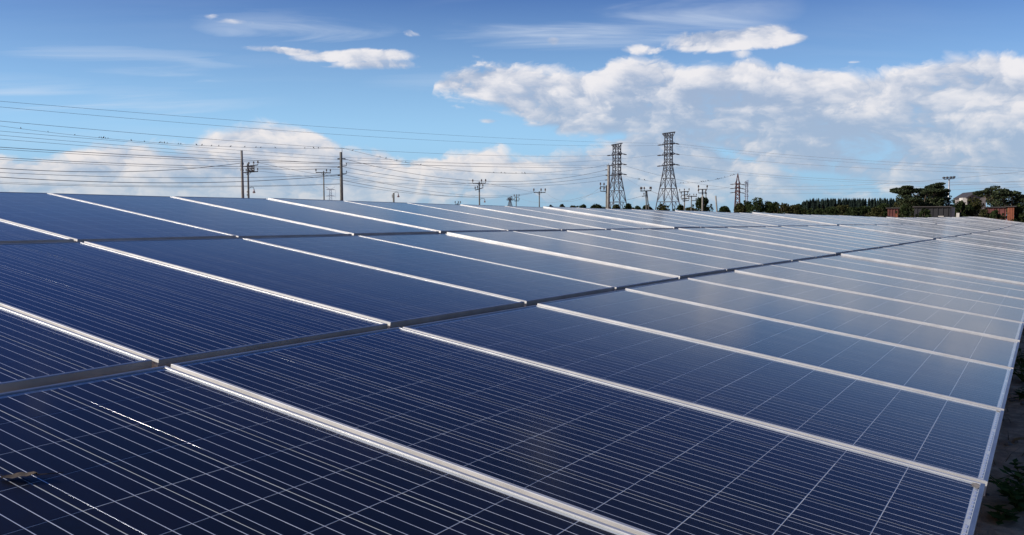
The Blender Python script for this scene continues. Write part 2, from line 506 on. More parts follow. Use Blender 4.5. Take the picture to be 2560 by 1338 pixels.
def frame_mesh():
    prof = [(0.030, -PH), (0.0, -PH), (0.0, -0.0012), (0.0012, 0.0), (LIP - 0.0008, 0.0), (LIP, -0.0008), (LIP, -0.0046), (0.0022, -0.0066), (0.0022, -PH + 0.002), (0.030, -PH + 0.002)]
    v, f = [], []
    for (i, z) in prof:
        v += [(i, i, z), (PW - i, i, z), (PW - i, PL - i, z), (i, PL - i, z)]
    n = len(prof)
    for a in range(n):
        b = (a + 1) % n
        for j in range(4):
            k = (j + 1) % 4
            f.append((a * 4 + j, b * 4 + j, b * 4 + k, a * 4 + k))
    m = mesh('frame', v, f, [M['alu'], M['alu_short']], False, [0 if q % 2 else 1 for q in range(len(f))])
    bm = bmesh.new(); bm.from_mesh(m); bmesh.ops.recalc_face_normals(bm, faces=bm.faces); bm.to_mesh(m); bm.free()
    return m
ME = {'frame': frame_mesh()}
i_ = LIP - 0.002
ME['glass_pane'] = mesh('glass_pane', [(i_, i_, GZ), (PW - i_, i_, GZ), (PW - i_, PL - i_, GZ), (i_, PL - i_, GZ)], [(0, 1, 2, 3)], M['glass'])
j_ = 0.006
ME['backsheet'] = mesh('backsheet', [(j_, j_, BZ), (PW - j_, j_, BZ), (PW - j_, PL - j_, BZ), (j_, PL - j_, BZ)], [(0, 1, 2, 3)], M['back'])
def cells_mesh():
    b = MB()
    for r in range(12):
        for c in range(6):
            x, y = CX0 + c * (CS + CG), CY0 + r * (CS + CR)
            b.quad((x, y, CZ), (x + CS, y, CZ), (x + CS, y + CS, CZ), (x, y + CS, CZ))
    return mesh('cells', b.v, b.f, M['cell'])
ME['cells'] = cells_mesh()
cb = MB().box(0, 0, CZ - 0.0004, CS, CS, CZ)
ME['cell'] = mesh('cell', cb.v, cb.f, M['cell'])
GLINT = {(4, 0): [(1.40, 1.55, .00002), (1.55, 1.66, .000045), (1.66, 1.80, .000025)], (2, 0): [(1.00, 1.18, .000035), (1.18, 1.33, .000022), (1.33, 1.50, .000012)], (1, 3): [(1.80, 1.86, .00006)]}
def ribbons_mesh():
    b = MB(); w = 0.0010
    for c in range(6):
        for q in range(4):
            x = CX0 + c * (CS + CG) + CS * (q + 0.5) / 4 + rnd.uniform(-.0008, .0008)
            y0, y1 = CY0 - 0.006, PL - CY0 + 0.006
            t1 = rnd.uniform(0.0001, 0.0003)
            p = [(-w, CZ + 0.0001), (-w * .4, CZ + 0.0001 + t1), (w * .5, CZ + 0.0001 + t1), (w, CZ + 0.0001)]
            for (ya, yb, st) in GLINT.get((c, q), ()):      # short pieces rolled rounder, they catch the sun
                b.quad((x - w - st * .55, ya, CZ + .0001), (x - w - st * .55, yb, CZ + .0001), (x - w, yb, CZ + .0001 + st), (x - w, ya, CZ + .0001 + st))
            for (xa, za), (xb, zb) in zip(p, p[1:]):
                b.quad((x + xa, y0, za), (x + xb, y0, zb), (x + xb, y1, zb), (x + xa, y1, za))
    for yy in (CY0 - 0.0105, PL - CY0 + 0.0055):
        for c in range(3):
            x = CX0 + c * 2 * (CS + CG) + 0.02
            for s in range(9):
                xx = x + s * 0.031
                b.quad((xx, yy, CZ + .0002), (xx + 0.024, yy, CZ + .0002), (xx + 0.024, yy + 0.005, CZ + .0002), (xx, yy + 0.005, CZ + .0002))
    return mesh('ribbons', b.v, b.f, M['tin'])
ME['ribbons'] = ribbons_mesh()

def ordinal(n):
    suf = 'th' if 10 <= n % 100 <= 20 else {1: 'st', 2: 'nd', 3: 'rd'}.get(n % 10, 'th')
    return '%d%s' % (n, suf)

ROWN = ['bottom', 'middle', 'top']
NEARCELLS = {(0, k) for k in range(-1, 4)} | {(1, k) for k in range(-1, 2)}
LAST = [76, 108, 108]
SPECIAL = {(0, -1): 'dark navy solar panel filling the lower left corner, dead leaf on it',
           (0, 0): 'dark solar panel in the bottom row, nearest whole one along the foreground',
           (1, -1): 'blue solar panel cut by the left edge just above the foreground corner panel'}
def panel(row, k):
    t = table_of(k)
    mt = table_frame(t)
    loc = Vector(((k + 1 - 5 * t) * PITCH, row * (PL + ROWG), 0.0))
    n = k + 2 if row < 2 else k + 1
    lab = SPECIAL.get((row, k)) or 'blue solar panel in the %s row of the array, %s from the left edge' % (ROWN[row], ordinal(n))
    o = empty('solar_panel', label=lab, cat='solar panel', group='framed solar panels in three long rows')
    o.empty_display_size = 0.1
    r2 = random.Random(row * 1000 + k + 17)
    # every panel is clamped down a little differently
    jit = Matrix.Rotation(r2.uniform(-.0022, .0022), 4, 'X') @ Matrix.Rotation(r2.uniform(-.003, .003), 4, 'Y')
    o.matrix_world = mt @ Matrix.Translation(loc + Vector((0, r2.uniform(-.003, .003), r2.uniform(-.0015, .0015)))) @ jit
    obj('frame', ME['frame'], o)
    obj('backsheet', ME['backsheet'], o)
    if (row, k) in NEARCELLS:
        for r in range(12):
            for c in range(6):
                obj('cell', ME['cell'], o, (CX0 + c * (CS + CG) + r2.uniform(-.0003, .0003), CY0 + r * (CS + CR) + r2.uniform(-.0003, .0003), 0))
    else:
        obj('cells', ME['cells'], o)
    obj('ribbons', ME['ribbons'], o)
    obj('glass_pane', ME['glass_pane'], o)
    return o
PANELS = {}
for row in range(3):
    for k in range(0 if row == 2 else -1, LAST[row] + 1):
        PANELS[row, k] = panel(row, k)

def far_panels():
    """the far end of the array, where single panels melt together"""
    v, f, mi = [], [], []
    def add(src, mt, idx):
        b = len(v)
        v.extend(mt @ p.co for p in src.vertices)
        for p in src.polygons:
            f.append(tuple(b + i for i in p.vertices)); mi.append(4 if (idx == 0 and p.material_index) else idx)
    for row, end in ((0, 130), (1, 170), (2, 280)):
        for k in range(LAST[row] + 1, end):
            t = table_of(k)
            mt = table_frame(t) @ Matrix.Translation(Vector(((k + 1 - 5 * t) * PITCH, row * (PL + ROWG), 0)))
            add(ME['frame'], mt, 0); add(ME['backsheet'], mt, 1); add(ME['cells'], mt, 2); add(ME['glass_pane'], mt, 3)
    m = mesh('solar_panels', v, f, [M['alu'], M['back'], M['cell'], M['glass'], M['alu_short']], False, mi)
    prop(obj('solar_panels', m), 'far end of the solar array where the panels run together', 'solar panels', kind='stuff')
far_panels()

def rack(t, where):
    mt = table_frame(t)
    o = empty('mounting_rack', label='galvanised steel rack under the panels, ' + where, cat='rack', group='steel racks carrying the panels')
    o.matrix_world = mt
    W5 = 5 * PITCH
    for row in range(3):
        for fr in (0.22, 0.78):
            y = row * (PL + ROWG) + PL * fr
            MB().box(0.02, y - .025, -PH - .062, W5 - .03, y + .025, -PH - .003).make('purlin', M['steel'], o)
    for x in (0.75, W5 - 0.75):
        MB().box(x - .03, 0.25, -PH - .155, x + .03, 3 * PL - 0.2, -PH - .065).make('rafter', M['steel'], o)
        for y in (0.9, 4.9):
            top = mt @ Vector((x, y, -PH - .16))
            inv = mt.inverted()
            b = MB(); b.box(-.04, -.03, 0, .04, .03, top.z + 0.3)
            p = b.make('post', M['steel'])
            p.parent = o
            p.matrix_parent_inverse = inv
            p.location = (top.x, top.y, -0.3)
    return o
WH = ['below the nearest five columns', 'below the second set of five columns', 'below the third set of five columns', 'below the fourth set of five columns']
for t in range(0, 4): rack(t, WH[t])

# dead leaf and grime on the nearest panel
def on_panel(p, x, y, z=0.0): return PANELS[p].matrix_world @ Vector((x, y, z))
def find_on_panel(px, py):
    d = (at(px, py, 1.0) - CAM).normalized()
    n = Vector((0, -math.sin(TH), math.cos(TH)))
    p0 = Vector((0, YB, ZB - 0.002))
    return CAM + d * ((p0 - CAM).dot(n) / d.dot(n))
def dead_leaf():
    c = find_on_panel(48, 1196)
    o = empty('dead_leaf', c, 'curled brown dead leaf lying on the lower left solar panel', 'leaf')
    v, f = [], []
    L_, nx, ny = 0.060, 9, 5
    ax = (RT * 0.96 + Vector((FW.x, FW.y, 0)).normalized() * 0.28).normalized(); ay = Vector((0, 0, 1)).cross(ax)
    for i in range(nx):
        s = i / (nx - 1); w = 0.016 * math.sin(math.pi * min(1, s * 0.93 + 0.05)) ** 0.8
        for j in range(ny):
            q = j / (ny - 1) * 2 - 1
            v.append(ax * (s - 0.5) * L_ + ay * q * w + Vector((0, 0, 0.003 + 0.003 * abs(q) + 0.0012 * math.sin(i * 1.9 + q) + (s - 0.5) * 0.003)))
    for i in range(nx - 1):
        for j in range(ny - 1):
            f.append((i * ny + j, i * ny + j + 1, (i + 1) * ny + j + 1, (i + 1) * ny + j))
    bl = obj('blade', mesh('blade', v, f, M['leafdry'], True), o)
    MB().tube([ax * 0.028 + Vector((0, 0, .004)), ax * 0.046 + Vector((0, 0, .004)), ax * 0.072 + ay * .006 + Vector((0, 0, .003))], [.0012, .0010, .0007], 5).make('stalk', M['leafdry'], o)
    MB().tube([ax * -0.028 + Vector((0, 0, .008)), ax * -0.042 - ay * .006 + Vector((0, 0, .005))], [.0010, .0006], 5).make('tip', M['leafdry'], o)
dead_leaf()
def dust_patch(p, x, y, sx, sy, label):
    v, f = [(x, y, GZ + .0006)], []
    n = 18
    for i in range(n):
        a = 2 * math.pi * i / n; k = rnd.uniform(.75, 1.15)
        v.append((max(LIP + .0005, x + sx * math.cos(a) * k), max(LIP + .0005, y + sy * math.sin(a) * k), GZ + .0006))
    for i in range(n): f.append((0, 1 + i, 1 + (i + 1) % n))
    o = obj('dust_patch', mesh('dust_patch', v, f, M['dust']), PANELS[p])
    o['label'] = label
dust_patch((0, 0), PW - 0.034, 0.020, 0.022, 0.012, 'dry dust caked in the lower corner of the panel')
dust_patch((0, 1), PW - 0.024, 0.018, 0.010, 0.007, 'small dust cake in the lower corner of the panel')

# ---------------------------------------------------------------- small plants and litter beside the array
def blades(pts, mat_, name, hmin, hmax, lean, w):
    b = MB()
    for (x, y, z) in pts:
        a = rnd.uniform(0, 2 * math.pi); h = rnd.uniform(hmin, hmax); l = lean * h
        d = Vector((math.cos(a), math.sin(a), 0)); s = Vector((-d.y, d.x, 0)) * w
        p = Vector((x, y, z)); m1 = p + d * l * .35 + Vector((0, 0, h * .6)); m2 = p + d * l + Vector((0, 0, h))
        b.quad(p - s, p + s, m1 + s * .7, m1 - s * .7); b.quad(m1 - s * .7, m1 + s * .7, m2)
    return b.make(name, mat_)
pts = [(rnd.uniform(3.5, 13), rnd.uniform(-2.2, .5), 0.46) for _ in range(2200)]
prop(blades(pts, M['straw'], 'dry_grass', .015, .08, 1.6, .0025), 'sparse dry straw lying on the soil beside the panels', 'grass', kind='stuff')
pb = MB()
for _ in range(700):
    r_ = rnd.uniform(.006, .026) if rnd.random() < .9 else rnd.uniform(.03, .05)
    pb.ball((rnd.uniform(3.6, 14), rnd.uniform(-2.4, .38), .46 + r_ * .2), r_, r_ * rnd.uniform(.6, 1), r_ * .6, 6, 4, .18)
prop(pb.make('pebbles', principled('soil clods', (0.13, 0.10, 0.075), .95, 0, .35, 20)), 'small clods and stones on the soil beside the panels', 'stones', kind='stuff')
def weed(c, h, n, label):
    o = empty('weed', c, label, 'weed', 'low green weeds on the bare soil')
    st, lf = MB(), MB()
    for i in range(n):
        a = rnd.uniform(0, 6.283); hh = h * rnd.uniform(.45, 1); sp = rnd.uniform(.25, .95) * h
        tip = Vector((math.cos(a) * sp, math.sin(a) * sp, hh)); mid = tip * .5 + Vector((0, 0, hh * .18))
        st.tube([(0, 0, 0), mid, tip], [.003, .0022, .0012], 4)
        for q in range(7):
            s = rnd.uniform(.25, 1); base = (mid * (s / .5) if s < .5 else mid + (tip - mid) * ((s - .5) / .5))
            b_ = rnd.uniform(0, 6.283); L_ = rnd.uniform(.025, .055); d = Vector((math.cos(b_), math.sin(b_), rnd.uniform(-.2, .5))).normalized()
            sd_ = d.cross(Vector((0, 0, 1))).normalized() * L_ * .32
            lf.quad(base, base + d * L_ * .5 - sd_, base + d * L_, base + d * L_ * .5 + sd_)
    st.make('stem', M['weed'], o); lf.make('leaves', M['weed'], o)
def gpt(px, py):
    d = at(px, py, 1.0) - CAM
    return CAM + d * ((CAMZ - 0.46) / -d.z)
for (px, py, h, n, lab) in [(2552, 1290, .13, 12, 'leafy green weed at the lower right corner of the picture'),
                            (2535, 1262, .10, 9, 'dark low weed just left of the corner weed on the soil'),
                            (2500, 1312, .06, 6, 'tiny green sprout on the soil at the bottom edge'),
                            (2556, 1215, .08, 7, 'small weed at the right edge above the corner weed'),
                            (2557, 925, .16, 14, 'green weed clump beside the fourth panel corner'),
                            (2558, 955, .13, 10, 'green weed clump just below the highest weed clump'),
                            (2549, 1000, .07, 6, 'thin weed on brown soil below the green clumps')]:
    weed(gpt(px, py), h, n, lab)
p0, p1 = gpt(2534, 1111), gpt(2562, 1115)
tw = MB().tube([p0 + Vector((0, 0, .02)), (p0 + p1) / 2 + Vector((0, 0, .03)), p1 + Vector((.1, -.1, .02))], [.005, .006, .004], 6).make('twig', M['straw'])
prop(tw, 'pale dry twig lying on the soil beside the panels', 'twig')

# ---------------------------------------------------------------- poles
def ins(b, p, s=1.0, up=1):
    """pin insulator: pin and two sheds"""
    p = Vector(p)
    b.tube([p, p + Vector((0, 0, .16 * s * up))], .025 * s, 5)
    b.ball(p + Vector((0, 0, .20 * s * up)), .09 * s, .09 * s, .06 * s, 7, 4)
    b.ball(p + Vector((0, 0, .30 * s * up)), .07 * s, .07 * s, .07 * s, 7, 4)

def base_of(px, py, dist):
    p = at(px, py, dist); return Vector((p.x, p.y, 0)), p.z

def pole_thing(name, label, px, topy, dist, r0, r1, m, lean=0.0, cat='utility pole', group='power poles beyond the array'):
    b, top = base_of(px, topy, dist)
    o = empty(name, b, label, cat, group)
    axis = (RT * lean)
    MB().tube([(0, 0, -.3), Vector((0, 0, top * .5)) + axis * top * .5, Vector((0, 0, top)) + axis * top], [r0, (r0 + r1) / 2, r1], 10).make('shaft', m, o, True)
    return o, top, dist

def mpx(dist, px): return px / FPX * dist      # metres spanned by px photo pixels at dist

def arm(o, top, dist, dz_px, x0px, x1px, tilt=0.0, th=0.06, inspos=(), s=1.0, m='iron', updn=1):
    z = top - mpx(dist, dz_px)
    a = RT * mpx(dist, x0px) + Vector((0, 0, z + mpx(dist, -tilt))); c = RT * mpx(dist, x1px) + Vector((0, 0, z + mpx(dist, tilt)))
    off = Vector((-FW.x, -FW.y, 0)).normalized() * 0.14
    MB().tube([a + off, c + off], th, 4).make('cross_arm', M[m], o)
    for q in inspos:
        b = MB(); ins(b, a + (c - a) * q + off + Vector((0, 0, th * .7)), s, updn); b.make('insulator', M['porcelain'], o, True)

def brace(o, top, dist, dz_px, wpx, hpx):
    b = MB(); z = top - mpx(dist, dz_px)
    off = Vector((-FW.x, -FW.y, 0)).normalized() * 0.13
    for sg in (-1, 1):
        b.tube([RT * mpx(dist, wpx) * sg + off + Vector((0, 0, z)), off + Vector((0, 0, z - mpx(dist, hpx)))], .025, 4)
    b.make('brace', M['iron'], o)

def lamp(o, top, dist, dz_px, xpx, hpx):
    z = top - mpx(dist, dz_px); x = mpx(dist, xpx); h = mpx(dist, hpx)
    ar = MB().tube([Vector((0, 0, z)), RT * x * .5 + Vector((0, 0, z + h * .35)), RT * x + Vector((0, 0, z + h * .3)), RT * x * 1.05 + Vector((0, 0, z - h * .1))], .03, 5).make('lamp_arm', M['iron'], o)
    sh = MB().tube([RT * x * 1.05 + Vector((0, 0, z - h * .1)), RT * x * 1.05 + Vector((0, 0, z - h * .5)), RT * x * 1.05 + Vector((0, 0, z - h))], [.05, h * .16, h * .40], 10).make('lamp_shade', M['lampshade'], o, True)
    MB().ball(RT * x * 1.05 + Vector((0, 0, z - h * .98)), h * .22, h * .22, h * .16).make('bulb', M['bulb'], sh, True)

# left group
o, top, d = pole_thing('utility_pole', 'tall bare pale concrete pole left of the pole with framed cross arms', 606, 377, 88, .17, .11, M['concrete'], -.010)
b = MB(); ins(b, RT * -.16 + Vector((0, 0, top - mpx(d, 40))), .9); b.make('insulator', M['porcelain'], o, True)
b = MB(); ins(b, RT * -.16 + Vector((0, 0, top - mpx(d, 51))), .9); b.make('insulator', M['porcelain'], o, True)
o, top, d = pole_thing('utility_pole', 'dark pole with boxed double cross arms and a hooked street lamp', 620.5, 409, 96, .13, .09, M['darkpole'], -.006)
arm(o, top, d, 6, -12, 24, 2.0, .05, (.02, .40, .72, 1.0), 1.1)
arm(o, top, d, 21, -12, 24, 1.5, .05, (.02, .22, .98), .9)
fb = MB()
off = Vector((-FW.x, -FW.y, 0)).normalized() * .2
for xx in (0.5, 8, 15.5):
    fb.tube([RT * mpx(d, xx) + off + Vector((0, 0, top - mpx(d, 5))), RT * mpx(d, xx) + off + Vector((0, 0, top - mpx(d, 20)))], .045, 4)
for yy in (6.5, 12.5, 18.5):
    fb.tube([RT * mpx(d, 0) + off + Vector((0, 0, top - mpx(d, yy + .6))), RT * mpx(d, 16) + off + Vector((0, 0, top - mpx(d, yy - .6)))], .055, 4)
fb.make('fuse_rack', M['iron'], o)
fu = MB()
for xx in (4, 11.5):
    for yy in (8, 15): fu.tube([RT * mpx(d, xx - 2.2) + off + Vector((0, 0, top - mpx(d, yy))), RT * mpx(d, xx) + off + Vector((0, 0, top - mpx(d, yy + 1.8))), RT * mpx(d, xx + 2.2) + off + Vector((0, 0, top - mpx(d, yy)))], .06, 5)
fu.make('fuse', M['porcelain'], o)
brace(o, top, d, 22, 7, 7)
lamp(o, top, d, 60, 12, 10)
for yy in (71, 78): b = MB(); ins(b, RT * -.16 + Vector((0, 0, top - mpx(d, yy))), .6); b.make('insulator', M['porcelain'], o, True)
o, top, d = pole_thing('utility_pole', 'slim pole with one wide cross arm, left of the thickest dark pole', 809.5, 428, 140, .13, .09, M['darkpole'], -.004)
arm(o, top, d, 4.5, -19, 17, -.5, .07, (0.01, .72, .98), 1.5); brace(o, top, d, 5, 6, 6)
o, top, d = pole_thing('utility_pole', 'thickest dark pole with hooked brackets on its right side', 853.5, 381, 82, .17, .125, M['darkpole'], -.006)
MB().tube([RT * .06 + Vector((0, 0, top - .2)), RT * .06 + Vector((0, 0, top + mpx(d, 11)))], .022, 5).make('top_rod', M['iron'], o)
for (dy, sg) in ((16, -1), (16, 1), (36, -1), (56, -1)):
    b = MB(); b.tube([RT * .1 * sg + Vector((0, 0, top - mpx(d, dy))), RT * .36 * sg + Vector((0, 0, top - mpx(d, dy + .6)))], [.05, .07], 6)
    b.make('insulator', M['porcelain'], o, True)
for dy in (34, 53):
    z = top - mpx(d, dy)
    MB().tube([RT * .1 + Vector((0, 0, z)), RT * .44 + Vector((0, 0, z + .03)), RT * .46 + Vector((0, 0, z + .28))], [.045, .04, .05], 6).make('bracket', M['iron'], o)
o, top, d = pole_thing('street_lamp', 'short dark pole with a hooked street lamp standing alone', 984, 483, 110, .13, .11, M['darkpole'], 0, 'street lamp', 'hooked street lamps')
lamp(o, top, d, 1, 11, 9)
for yy in (9, 13): b = MB(); ins(b, RT * -.18 + Vector((0, 0, top - mpx(d, yy))), .7); b.make('insulator', M['porcelain'], o, True)
o, top, d = pole_thing('utility_pole', 'tiny pole top peeping over the array edge left of the two-arm pole', 1144, 509, 230, .14, .1, M['darkpole'])
arm(o, top, d, 2, -6, 7, 0, .08, (0, .6, 1), 2.0)
o, top, d = pole_thing('utility_pole', 'dark pole with a level and a slanted cross arm and small lamp', 1199, 455, 125, .13, .09, M['darkpole'], -.008)
arm(o, top, d, 4, -17, 15, .3, .06, (0.0, .68, 1.0), 1.5); brace(o, top, d, 5, 5, 5)
arm(o, top, d, 18, -11, 9, 3, .06, (0.0, .28, .95), 1.3)
lamp(o, top, d, 44, 12, 7)
o, top, d = pole_thing('utility_pole', 'small far pole with two short cross arms beside a far pylon', 1290.5, 492, 250, .16, .12, M['darkpole'])
arm(o, top, d, 1.5, -5, 7, 0, .09, (0, .5, 1), 2.0); arm(o, top, d, 11, -5, 7, 0, .09, (0, .5, 1), 2.0)
o, top, d = pole_thing('utility_pole', 'pole with single cross arm on a V brace, left of dark scrub', 1348.5, 479, 165, .13, .1, M['darkpole'], -.004)
arm(o, top, d, 3, -14, 15, 0, .07, (0, .62, .98), 2.0); brace(o, top, d, 3, 6, 6)
# in front of the pylons
o, top, d = pole_thing('utility_pole', 'thick pale pole in front of the left pylon', 1521, 415, 105, .22, .16, M['concrete'], .006)
for dy in (10, 23, 35): b = MB(); b.tube([RT * -.12 + Vector((0, 0, top - mpx(d, dy))), RT * -.38 + Vector((0, 0, top - mpx(d, dy + .3)))], [.05, .06], 6); b.make('insulator', M['porcelain'], o, True)
MB().tube([RT * .03 + Vector((0, 0, top)), RT * .03 + Vector((0, 0, top + mpx(d, 6)))], .02, 5).make('top_rod', M['iron'], o)
o, top, d = pole_thing('utility_pole', 'slim pole with two arms to the left, beside the thick pale pole', 1516, 464, 130, .12, .09, M['darkpole'])
arm(o, top, d, 4, -15, 1, -.6, .06, (0, .55), 1.6); arm(o, top, d, 15, -15, 1, -.6, .06, (0, .55), 1.6)
b0, top = base_of(1616, 478, 185)
o = empty('utility_pole', b0, 'A-frame of two leaning poles under one cross arm, between the pylons', 'utility pole', 'power poles beyond the array')
for (sx0, sx1) in ((-1.5, 2.5), (0.8, 11)):
    MB().tube([RT * mpx(185, sx1) + Vector((0, 0, -.2)), RT * mpx(185, sx0) + Vector((0, 0, top))], [.17, .12], 8).make('shaft', M['darkpole'], o, True)
arm(o, top, 185, 0, -15, 12, .5, .09, (.02, .12, .35, .88, .98), 2.2); arm(o, top, 185, 12.5, -11, 1, 1, .08, (.4,), 1.8)
o, top, d = pole_thing('utility_pole', 'crowded pole with four short cross arms right of the right pylon', 1712, 478, 170, .14, .1, M['darkpole'], -.01)
for dy, a0, a1 in ((2, -13, 10), (10, -9, 7), (19, -9, 9), (24, -5, 10)): arm(o, top, d, dy, a0, a1, .8, .08, (0, .5, 1), 1.5)
o, top, d = pole_thing('utility_pole', 'pole with wide cross arms between crowded pole and round bush', 1728.5, 490, 180, .14, .1, M['darkpole'])
arm(o, top, d, 1.5, -12, 13, 0, .09, (.05, .3, .7, .95), 1.3); arm(o, top, d, 12, 0, 12, 0, .07, (.9,), 1.3)
o, top, d = pole_thing('utility_pole', 'pale pole with two cross arms in front of the round bush', 1757, 473, 130, .15, .11, M['concrete'], -.006)
arm(o, top, d, 1, -11, 10, 0, .06, (0.0, 1.0), 1.6); arm(o, top, d, 10, -11, 9, 0, .06, (0.0, .9), 1.5)
o, top, d = pole_thing('utility_pole', 'thin dark pole top just right of the pale two-arm pole', 1765, 481, 150, .10, .09, M['darkpole'])
arm(o, top, d, 3.5, -3, 2, 0, .05, (.1,), 1.0)
pole_thing('utility_pole', 'bare short leaning pole right of the round bush', 1797, 490, 120, .14, .10, M['concrete'], -.09)
b0, top = base_of(2373, 449, 125)
o = empty('light_mast', b0, 'slender mast with four floodlights above the flat-topped tree', 'light mast')
MB().tube([(0, 0, -.3), (0, 0, top)], [.16, .08], 10).make('shaft', M['steel'], o, True)
MB().tube([RT * mpx(125, -12) + Vector((0, 0, top)), RT * mpx(125, 11.5) + Vector((0, 0, top + .1))], .06, 5).make('cross_arm', M['steel'], o)
for q, xx in enumerate((-12, -4.5, 3.5, 10.5)):
    b = MB(); c = RT * mpx(125, xx) + Vector((0, 0, top + .20 + .03 * q)); b.ball(c, .20, .20, .13, 8, 5); b.tube([c - Vector((0, 0, .22)), c], .03, 4)
    b.make('floodlight', M['iron'], o, True)

# ---------------------------------------------------------------- pylons
def pylon(label, px, dist, levels, arms, rot, th, m, crown=None, peak=None, strings=True, arm_drop=2.0, group='lattice pylons'):
    """levels: (photo y, half diagonal px) from top to base; arms: (photo y, reach px)"""
    b0, _ = base_of(px, 549, dist)
    o = empty('transmission_tower', b0, label, 'pylon', group)
    def Z(py): return at(px, py, dist).z
    lv = [(Z(y), mpx(dist, h)) for y, h in levels]
    z_last, h_last = lv[-1]; z_prev, h_prev = lv[-2]
    if z_last > 0:
        lv.append((0.0, h_last + (h_last - h_prev) / (z_last - z_prev) * (0 - z_last)))
    def width(z):
        for (za, ha), (zb, hb) in zip(lv, lv[1:]):
            if z >= zb: return ha + (hb - ha) * (za - z) / max(za - zb, 1e-6)
        return lv[-1][1]
    right = RT; back = Vector((FW.x, FW.y, 0)).normalized()
    cr = [right * math.cos(rot + i * math.pi / 2) + back * math.sin(rot + i * math.pi / 2) for i in range(4)]
    def corner(i, z): return cr[i % 4] * width(z) + Vector((0, 0, z))
    for i in range(4):
        MB().tube([corner(i, z) for z, _ in lv], th, 4).make('leg', m, o)
    # panels of bracing
    zs = [lv[0][0]]
    while zs[-1] > 0.5:
        w = width(zs[-1]) * 1.41
        zs.append(max(0.0, zs[-1] - max(w * 1.05, 1.0)))
    lat = MB()
    for za, zb in zip(zs, zs[1:]):
        wide = width(zb) > mpx(dist, 14)
        for i in range(4):
            if wide:
                mid = (corner(i, za) + corner(i + 1, za)) / 2
                lat.tube([corner(i, zb), mid], th * .6, 4); lat.tube([corner(i + 1, zb), mid], th * .6, 4)
                lat.tube([corner(i, za), corner(i + 1, za)], th * .5, 4)
            else:
                lat.tube([corner(i, za), corner(i + 1, zb)], th * .55, 4); lat.tube([corner(i + 1, za), corner(i, zb)], th * .55, 4)
    lat.make('bracing', m, o)
    adir = (cr[0] * 1.0).normalized()
    if abs(adir.dot(RT)) < .5: adir = cr[1]
    tips = []
    for y, reach in arms:
        z = Z(y); r_ = mpx(dist, reach)
        a = MB()
        for sg in (-1, 1):
            tip = adir * sg * r_ + Vector((0, 0, z + mpx(dist, arm_drop) * sg))
            for i in range(4):
                c0 = corner(i, z + mpx(dist, 1.5)) if i % 2 else corner(i, z - mpx(dist, 0.5))
                if c0.dot(adir) * sg >= -0.3 * width(z): a.tube([c0, tip], th * .75, 4)
            a.tube([adir * sg * width(z) * .5 + Vector((0, 0, z)), tip], th * 1.2, 4)
            a.tube([corner(0 if sg > 0 else 2, z + mpx(dist, 7)), tip], th * .55, 4)
            tips.append((tip + b0, sg))
        a.make('cross_arm', m, o)
        if strings:
            for sg in (-1, 1):
                tip = adir * sg * r_ + Vector((0, 0, z + mpx(dist, arm_drop) * sg))
                e_ = tip + RT * sg * mpx(dist, 11) + Vector((0, 0, -mpx(dist, 2.2 if sg > 0 else 1.0)))
                MB().tube([tip, (tip + e_) / 2, e_], [th * .7, th * 1.3, th * .7], 6).make('insulator_string', M['porcelain'], o)
    if crown:
        y0, hw = crown; z = Z(y0); a = MB()
        e1, e2 = adir * mpx(dist, hw), (adir.cross(Vector((0, 0, 1)))) * mpx(dist, hw * .35)
        P = [e1 + e2, e1 - e2, -e1 - e2, -e1 + e2]
        for i in range(4):
            lift = mpx(dist, 2.0) * (1 if i < 2 else -1)
            P[i] = P[i] + Vector((0, 0, z + lift))
        for i in range(4):
            a.tube([P[i], P[(i + 1) % 4]], th, 4)
            zz = Z(y0 + 10)
            a.tube([corner(i, zz), min(P, key=lambda q: (q - corner(i, zz)).length)], th * .8, 4)
        for s_ in range(5):
            q = s_ / 4; a.tube([P[1] + (P[2] - P[1]) * q, P[0] + (P[3] - P[0]) * q], th * .7, 4)
            a.tube([P[1] + (P[2] - P[1]) * q, adir * mpx(dist, (0.5 - q) * 12) + Vector((0, 0, Z(y0 + 9)))], th * .5, 4)
        a.make('crown', m, o)
    if peak:
        a = MB(); zt = Z(peak)
        for i in range(4): a.tube([corner(i, lv[0][0]), Vector((0, 0, zt))], th, 4)
        for q in (.3, .6):
            zq = lv[0][0] + (zt - lv[0][0]) * q
            P = [corner(i, lv[0][0]) * (1 - q) + Vector((0, 0, zt)) * q for i in range(4)]
            for i in range(4): a.tube([P[i], P[(i + 1) % 4]], th * .6, 4)
        a.make('peak', m, o)
    return o, tips

pylon('left of the two big lattice pylons, behind the thick pale pole', 1541, 330,
      [(362, 10), (436, 10.5), (516, 27)], [(387, 14), (412.5, 14.5), (437.5, 15)], R(12), .19, M['lattice'], crown=(361, 12.5))
pylon('taller right of the two big lattice pylons', 1669.5, 345,
      [(334, 9.8), (413, 10.5), (514, 30)], [(361, 16.5), (387, 17), (413.5, 17.5)], R(10), .20, M['lattice'], crown=(333, 14.5))
pylon('smaller red and white lattice pylon with a pointed top', 1843, 420,
      [(458, 5), (483, 6), (520, 8.5)], [(461, 8.5), (471.5, 8.5), (482, 8.5)], R(20), .17, M['lattice_red'], peak=434, strings=True, arm_drop=0)
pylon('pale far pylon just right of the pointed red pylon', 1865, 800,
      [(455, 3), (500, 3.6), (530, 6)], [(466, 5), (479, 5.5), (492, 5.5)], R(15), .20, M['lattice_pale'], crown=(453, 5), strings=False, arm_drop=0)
pylon('small dark far pylon beside the small far two-arm pole', 1275, 700,
      [(495, 4.5), (503, 2.4), (516, 6)], [(500.5, 9)], R(15), .22, M['lattice'], crown=(494, 5), strings=False, arm_drop=0)
